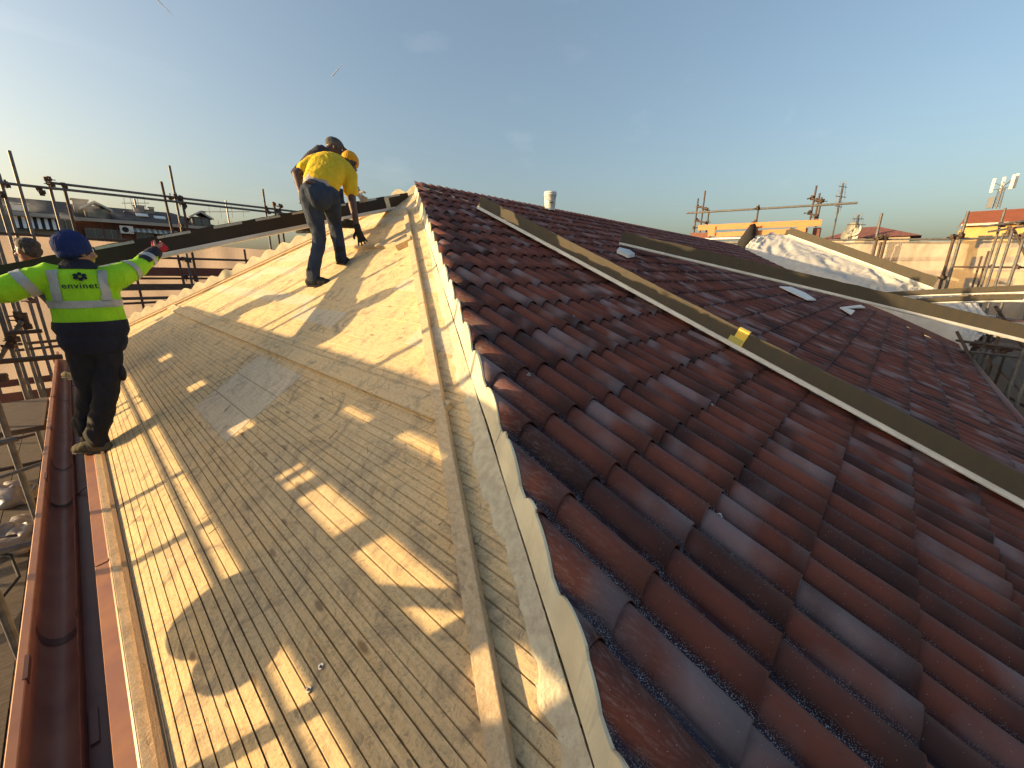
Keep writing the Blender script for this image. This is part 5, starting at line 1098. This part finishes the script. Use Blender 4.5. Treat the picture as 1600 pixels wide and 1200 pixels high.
def person3():
    D = 5.75; root = empty('person', at(540, 356, D), label='person in patterned grey cap kneeling behind the yellow-shirted one at the far hip', cat='person')
    pel = at(490, 306, D - .05); waist = at(488, 286, D); chest = at(494, 258, D + .02); up_ = at(503, 243, D + .05); neck = at(514, 238, D + .1); head = at(523, 232, D + .12)
    sL = at(488, 247, D); sR = at(530, 262, D + .22); eL = at(462, 272, D - .05); wL = at(474, 300, D + .05); eR = at(552, 290, D + .35); wR = at(560, 302, D + .20); hR = at(566, 312, D + .10)
    hpL = at(484, 312, D - .05); hpR = at(500, 312, D + .05); kR = at(530, 302, D + .25); aR = at(536, 342, D + .1); kL = at(486, 344, D + .2); aL = at(470, 352, D + .55)
    right = (sR - sL).normalized(); fwd = Vector((.85, -.25, -.35)).normalized(); upv = Vector((.2, .1, 1)); x_ = fwd.cross(upv).normalized(); upv = x_.cross(fwd).normalized(); Rh = Matrix((x_, fwd, upv)).transposed()
    bm = bmesh.new(); head_parts(bm, head, Rh); limb(bm, up_, head, .06, .055); sweepblob(bm, [(pel, .13, .10), (waist, .12, .1), (chest, .14, .11), (up_, .12, .09)])
    for s_, e_, w_ in ((sL, eL, wL), (sR, eR, wR)): limb(bm, up_, s_, .05, .05); limb(bm, s_, e_, .052, .040); limb(bm, e_, w_, .04, .027)
    for h_, k_, a_ in ((hpL, kL, aL), (hpR, kR, aR)): limb(bm, h_, k_, .07, .05); limb(bm, k_, a_, .048, .034)
    hand_parts(bm, wR, hR - wR, Vector((0, -1, 0)), Vector((0, .3, -1)), .6, .9); remesh('body', bm, .009, MSKIND, root, 3); eyes(head, Rh, root)
    bm = bmesh.new(); sweepblob(bm, [(waist, .15, .12), (chest, .175, .135), (up_, .13, .10)], 22)
    for s_, e_, w_ in ((sL, eL, wL), (sR, eR, wR)): sweepblob(bm, [(lerp(s_, up_, .4), .09, .085), (s_, .075, .073), (lerp(s_, e_, .5), .064, .063), (e_, .055, .054), (lerp(e_, w_, .4), .05, .05)], 18)
    remesh('jacket', bm, .011, MBSLV, root, 4, (.010, 9, 3))
    bm = bmesh.new(); sweepblob(bm, [(waist - Vector((0, 0, .03)), .14, .11), (pel, .16, .13)], 20)
    for h_, k_, a_ in ((hpL, kL, aL), (hpR, kR, aR)): sweepblob(bm, [(h_, .092, .095), (lerp(h_, k_, .5), .085, .088), (k_, .074, .076), (lerp(k_, a_, .5), .066, .068), (a_, .062, .062)], 18)
    remesh('jeans', bm, .011, MJEAN, root, 4, (.012, 9, 2)); boot(aR, aR + Vector((.10, -.06, -.11)), root, MBLACK, MSOLE); boot(aL, aL + Vector((.05, -.1, -.10)), root, MBLACK, MSOLE)
    bm = bmesh.new(); ell(bm, head + upv * .042 - fwd * .012, (.090, .108, .076), Rh); sweepblob(bm, [(head + upv * .05 + fwd * .06, .07, .012, x_), (head + upv * .032 + fwd * .15, .055, .007)], 16); remesh('cap', bm, .007, MCAMO, root, 3, (.005, 16, 4))
    bm = bmesh.new(); limb(bm, lerp(eR, wR, .5), wR, .045, .042); hand_parts(bm, wR, hR - wR, Vector((0, -1, 0)), Vector((0, .3, -1)), .6, 1.0, .1, 1.3); remesh('glove', bm, .007, MGREY2, root, 1)
MGREY2 = cloth('pale_glove', (.42, .42, .42))
person3()

def person4():
    D = 6.9; root = empty('person', at(112, 590, D), label='person with dark hair and grey jacket in profile beneath the scaffold at far left', cat='person')
    head = at(43, 392, D - .5); neck = at(52, 410, D - .3); up_ = at(60, 420, D); chest = at(72, 436, D); waist = at(92, 458, D); pel = at(106, 474, D)
    sL = at(44, 424, D + .12); sR = at(68, 424, D - .14); eR = at(52, 452, D - .15); wR = at(30, 450, D - .2); eL = at(30, 448, D + .2); wL = at(12, 444, D)
    right = (CAM - head).normalized(); fwd = Vector((-.72, .62, -.08)); fwd = (-AR * 1 + AF * .12); fwd.z = -.05; fwd.normalize(); upv = Vector((0, 0, 1)); x_ = fwd.cross(upv).normalized(); upv = x_.cross(fwd); Rh = Matrix((x_, fwd, upv)).transposed()
    hp = at(108, 480, D); kR = at(122, 530, D - .05); aR = at(118, 575, D); kL = at(125, 532, D + .15); aL = at(128, 578, D + .15)
    bm = bmesh.new(); head_parts(bm, head, Rh); limb(bm, up_, head, .058, .055); sweepblob(bm, [(pel, .13, .1), (waist, .12, .1), (chest, .14, .11), (up_, .12, .09)])
    for s_, e_, w_ in ((sL, eL, wL), (sR, eR, wR)): limb(bm, up_, s_, .05, .05); limb(bm, s_, e_, .05, .04); limb(bm, e_, w_, .04, .028); hand_parts(bm, w_, fwd, Vector((0, 0, 1)), Vector((0, 0, -1)), .6, .85)
    for k_, a_ in ((kL, aL), (kR, aR)): limb(bm, hp, k_, .07, .05); limb(bm, k_, a_, .048, .036)
    remesh('body', bm, .0085, MSKIN, root, 3); eyes(head, Rh, root)
    bm = bmesh.new(); sweepblob(bm, [(pel, .16, .13), (waist, .165, .135), (chest, .18, .145), (up_, .135, .115), (neck, .085, .08)], 22)
    for s_, e_, w_ in ((sL, eL, wL), (sR, eR, wR)): sweepblob(bm, [(lerp(s_, up_, .4), .09, .09), (s_, .08, .08), (lerp(s_, e_, .5), .068, .068), (e_, .058, .058), (lerp(e_, w_, .9), .046, .046)], 18)
    remesh('jacket', bm, .011, MGREY, root, 4, (.010, 8, 3)); bm = bmesh.new(); sweepblob(bm, [(pel, .155, .125), (hp, .155, .125)], 18)
    for k_, a_ in ((kL, aL), (kR, aR)): sweepblob(bm, [(hp, .09, .09), (k_, .072, .072), (a_, .06, .06)], 16)
    remesh('trousers', bm, .012, MTROU, root, 4, (.012, 8, 3)); boot(aR, aR + fwd * .16 - Vector((0, 0, .12)), root, MBOOT, MSOLE); boot(aL, aL + fwd * .16 - Vector((0, 0, .12)), root, MBOOT, MSOLE)
    bm = bmesh.new(); ell(bm, head + upv * .052 - fwd * .030, (.082, .090, .074), Rh); ell(bm, head - fwd * .062 - upv * .0, (.074, .050, .07), Rh); ell(bm, head + upv * .100 + fwd * .022, (.058, .060, .026), Rh)
    remesh('hair', bm, .006, MHAIR, root, 2, (.006, 26, 4))
person4()

# the beam the men carry
BA = at(642, 323, 6.45); BB = at(240, 407, 5.0)
dB = (BB - BA); bm3 = beam(BA, BA + dB * 1.42, .185, .13, Vector((.22, .97, 0)), 'dark beam carried by the men, running from the apex down to the left', core=MOLDK, droop=.02)
# turned-over tape seams on its top edge and a pale strap near the end
d3 = dB.normalized(); up3 = (Vector((0, 0, 1)) - d3 * d3.z).normalized()
k = MB()
for t0 in (.05, .18, .33, .47, .60, .73, .88, 1.02):
    a = BA + dB * t0; k.bar(a + up3 * .176 - Vector((0, .006, 0)), a + dB * .085 + up3 * .176 - Vector((0, .006, 0)), Vector((0, .012, 0)), up3 * .022)
k.build('foil_patch', MREFL, bm3)
a = BA + dB * .115; k = MB(); k.bar(a + up3 * .10 - Vector((.003, .007, 0)), a + dB * .022 + up3 * .10 - Vector((.003, .007, 0)), Vector((0, .010, 0)), up3 * .15); k.build('pale_strap', MFOAM, bm3)

sc.render.resolution_x = 1024; sc.render.resolution_y = 768
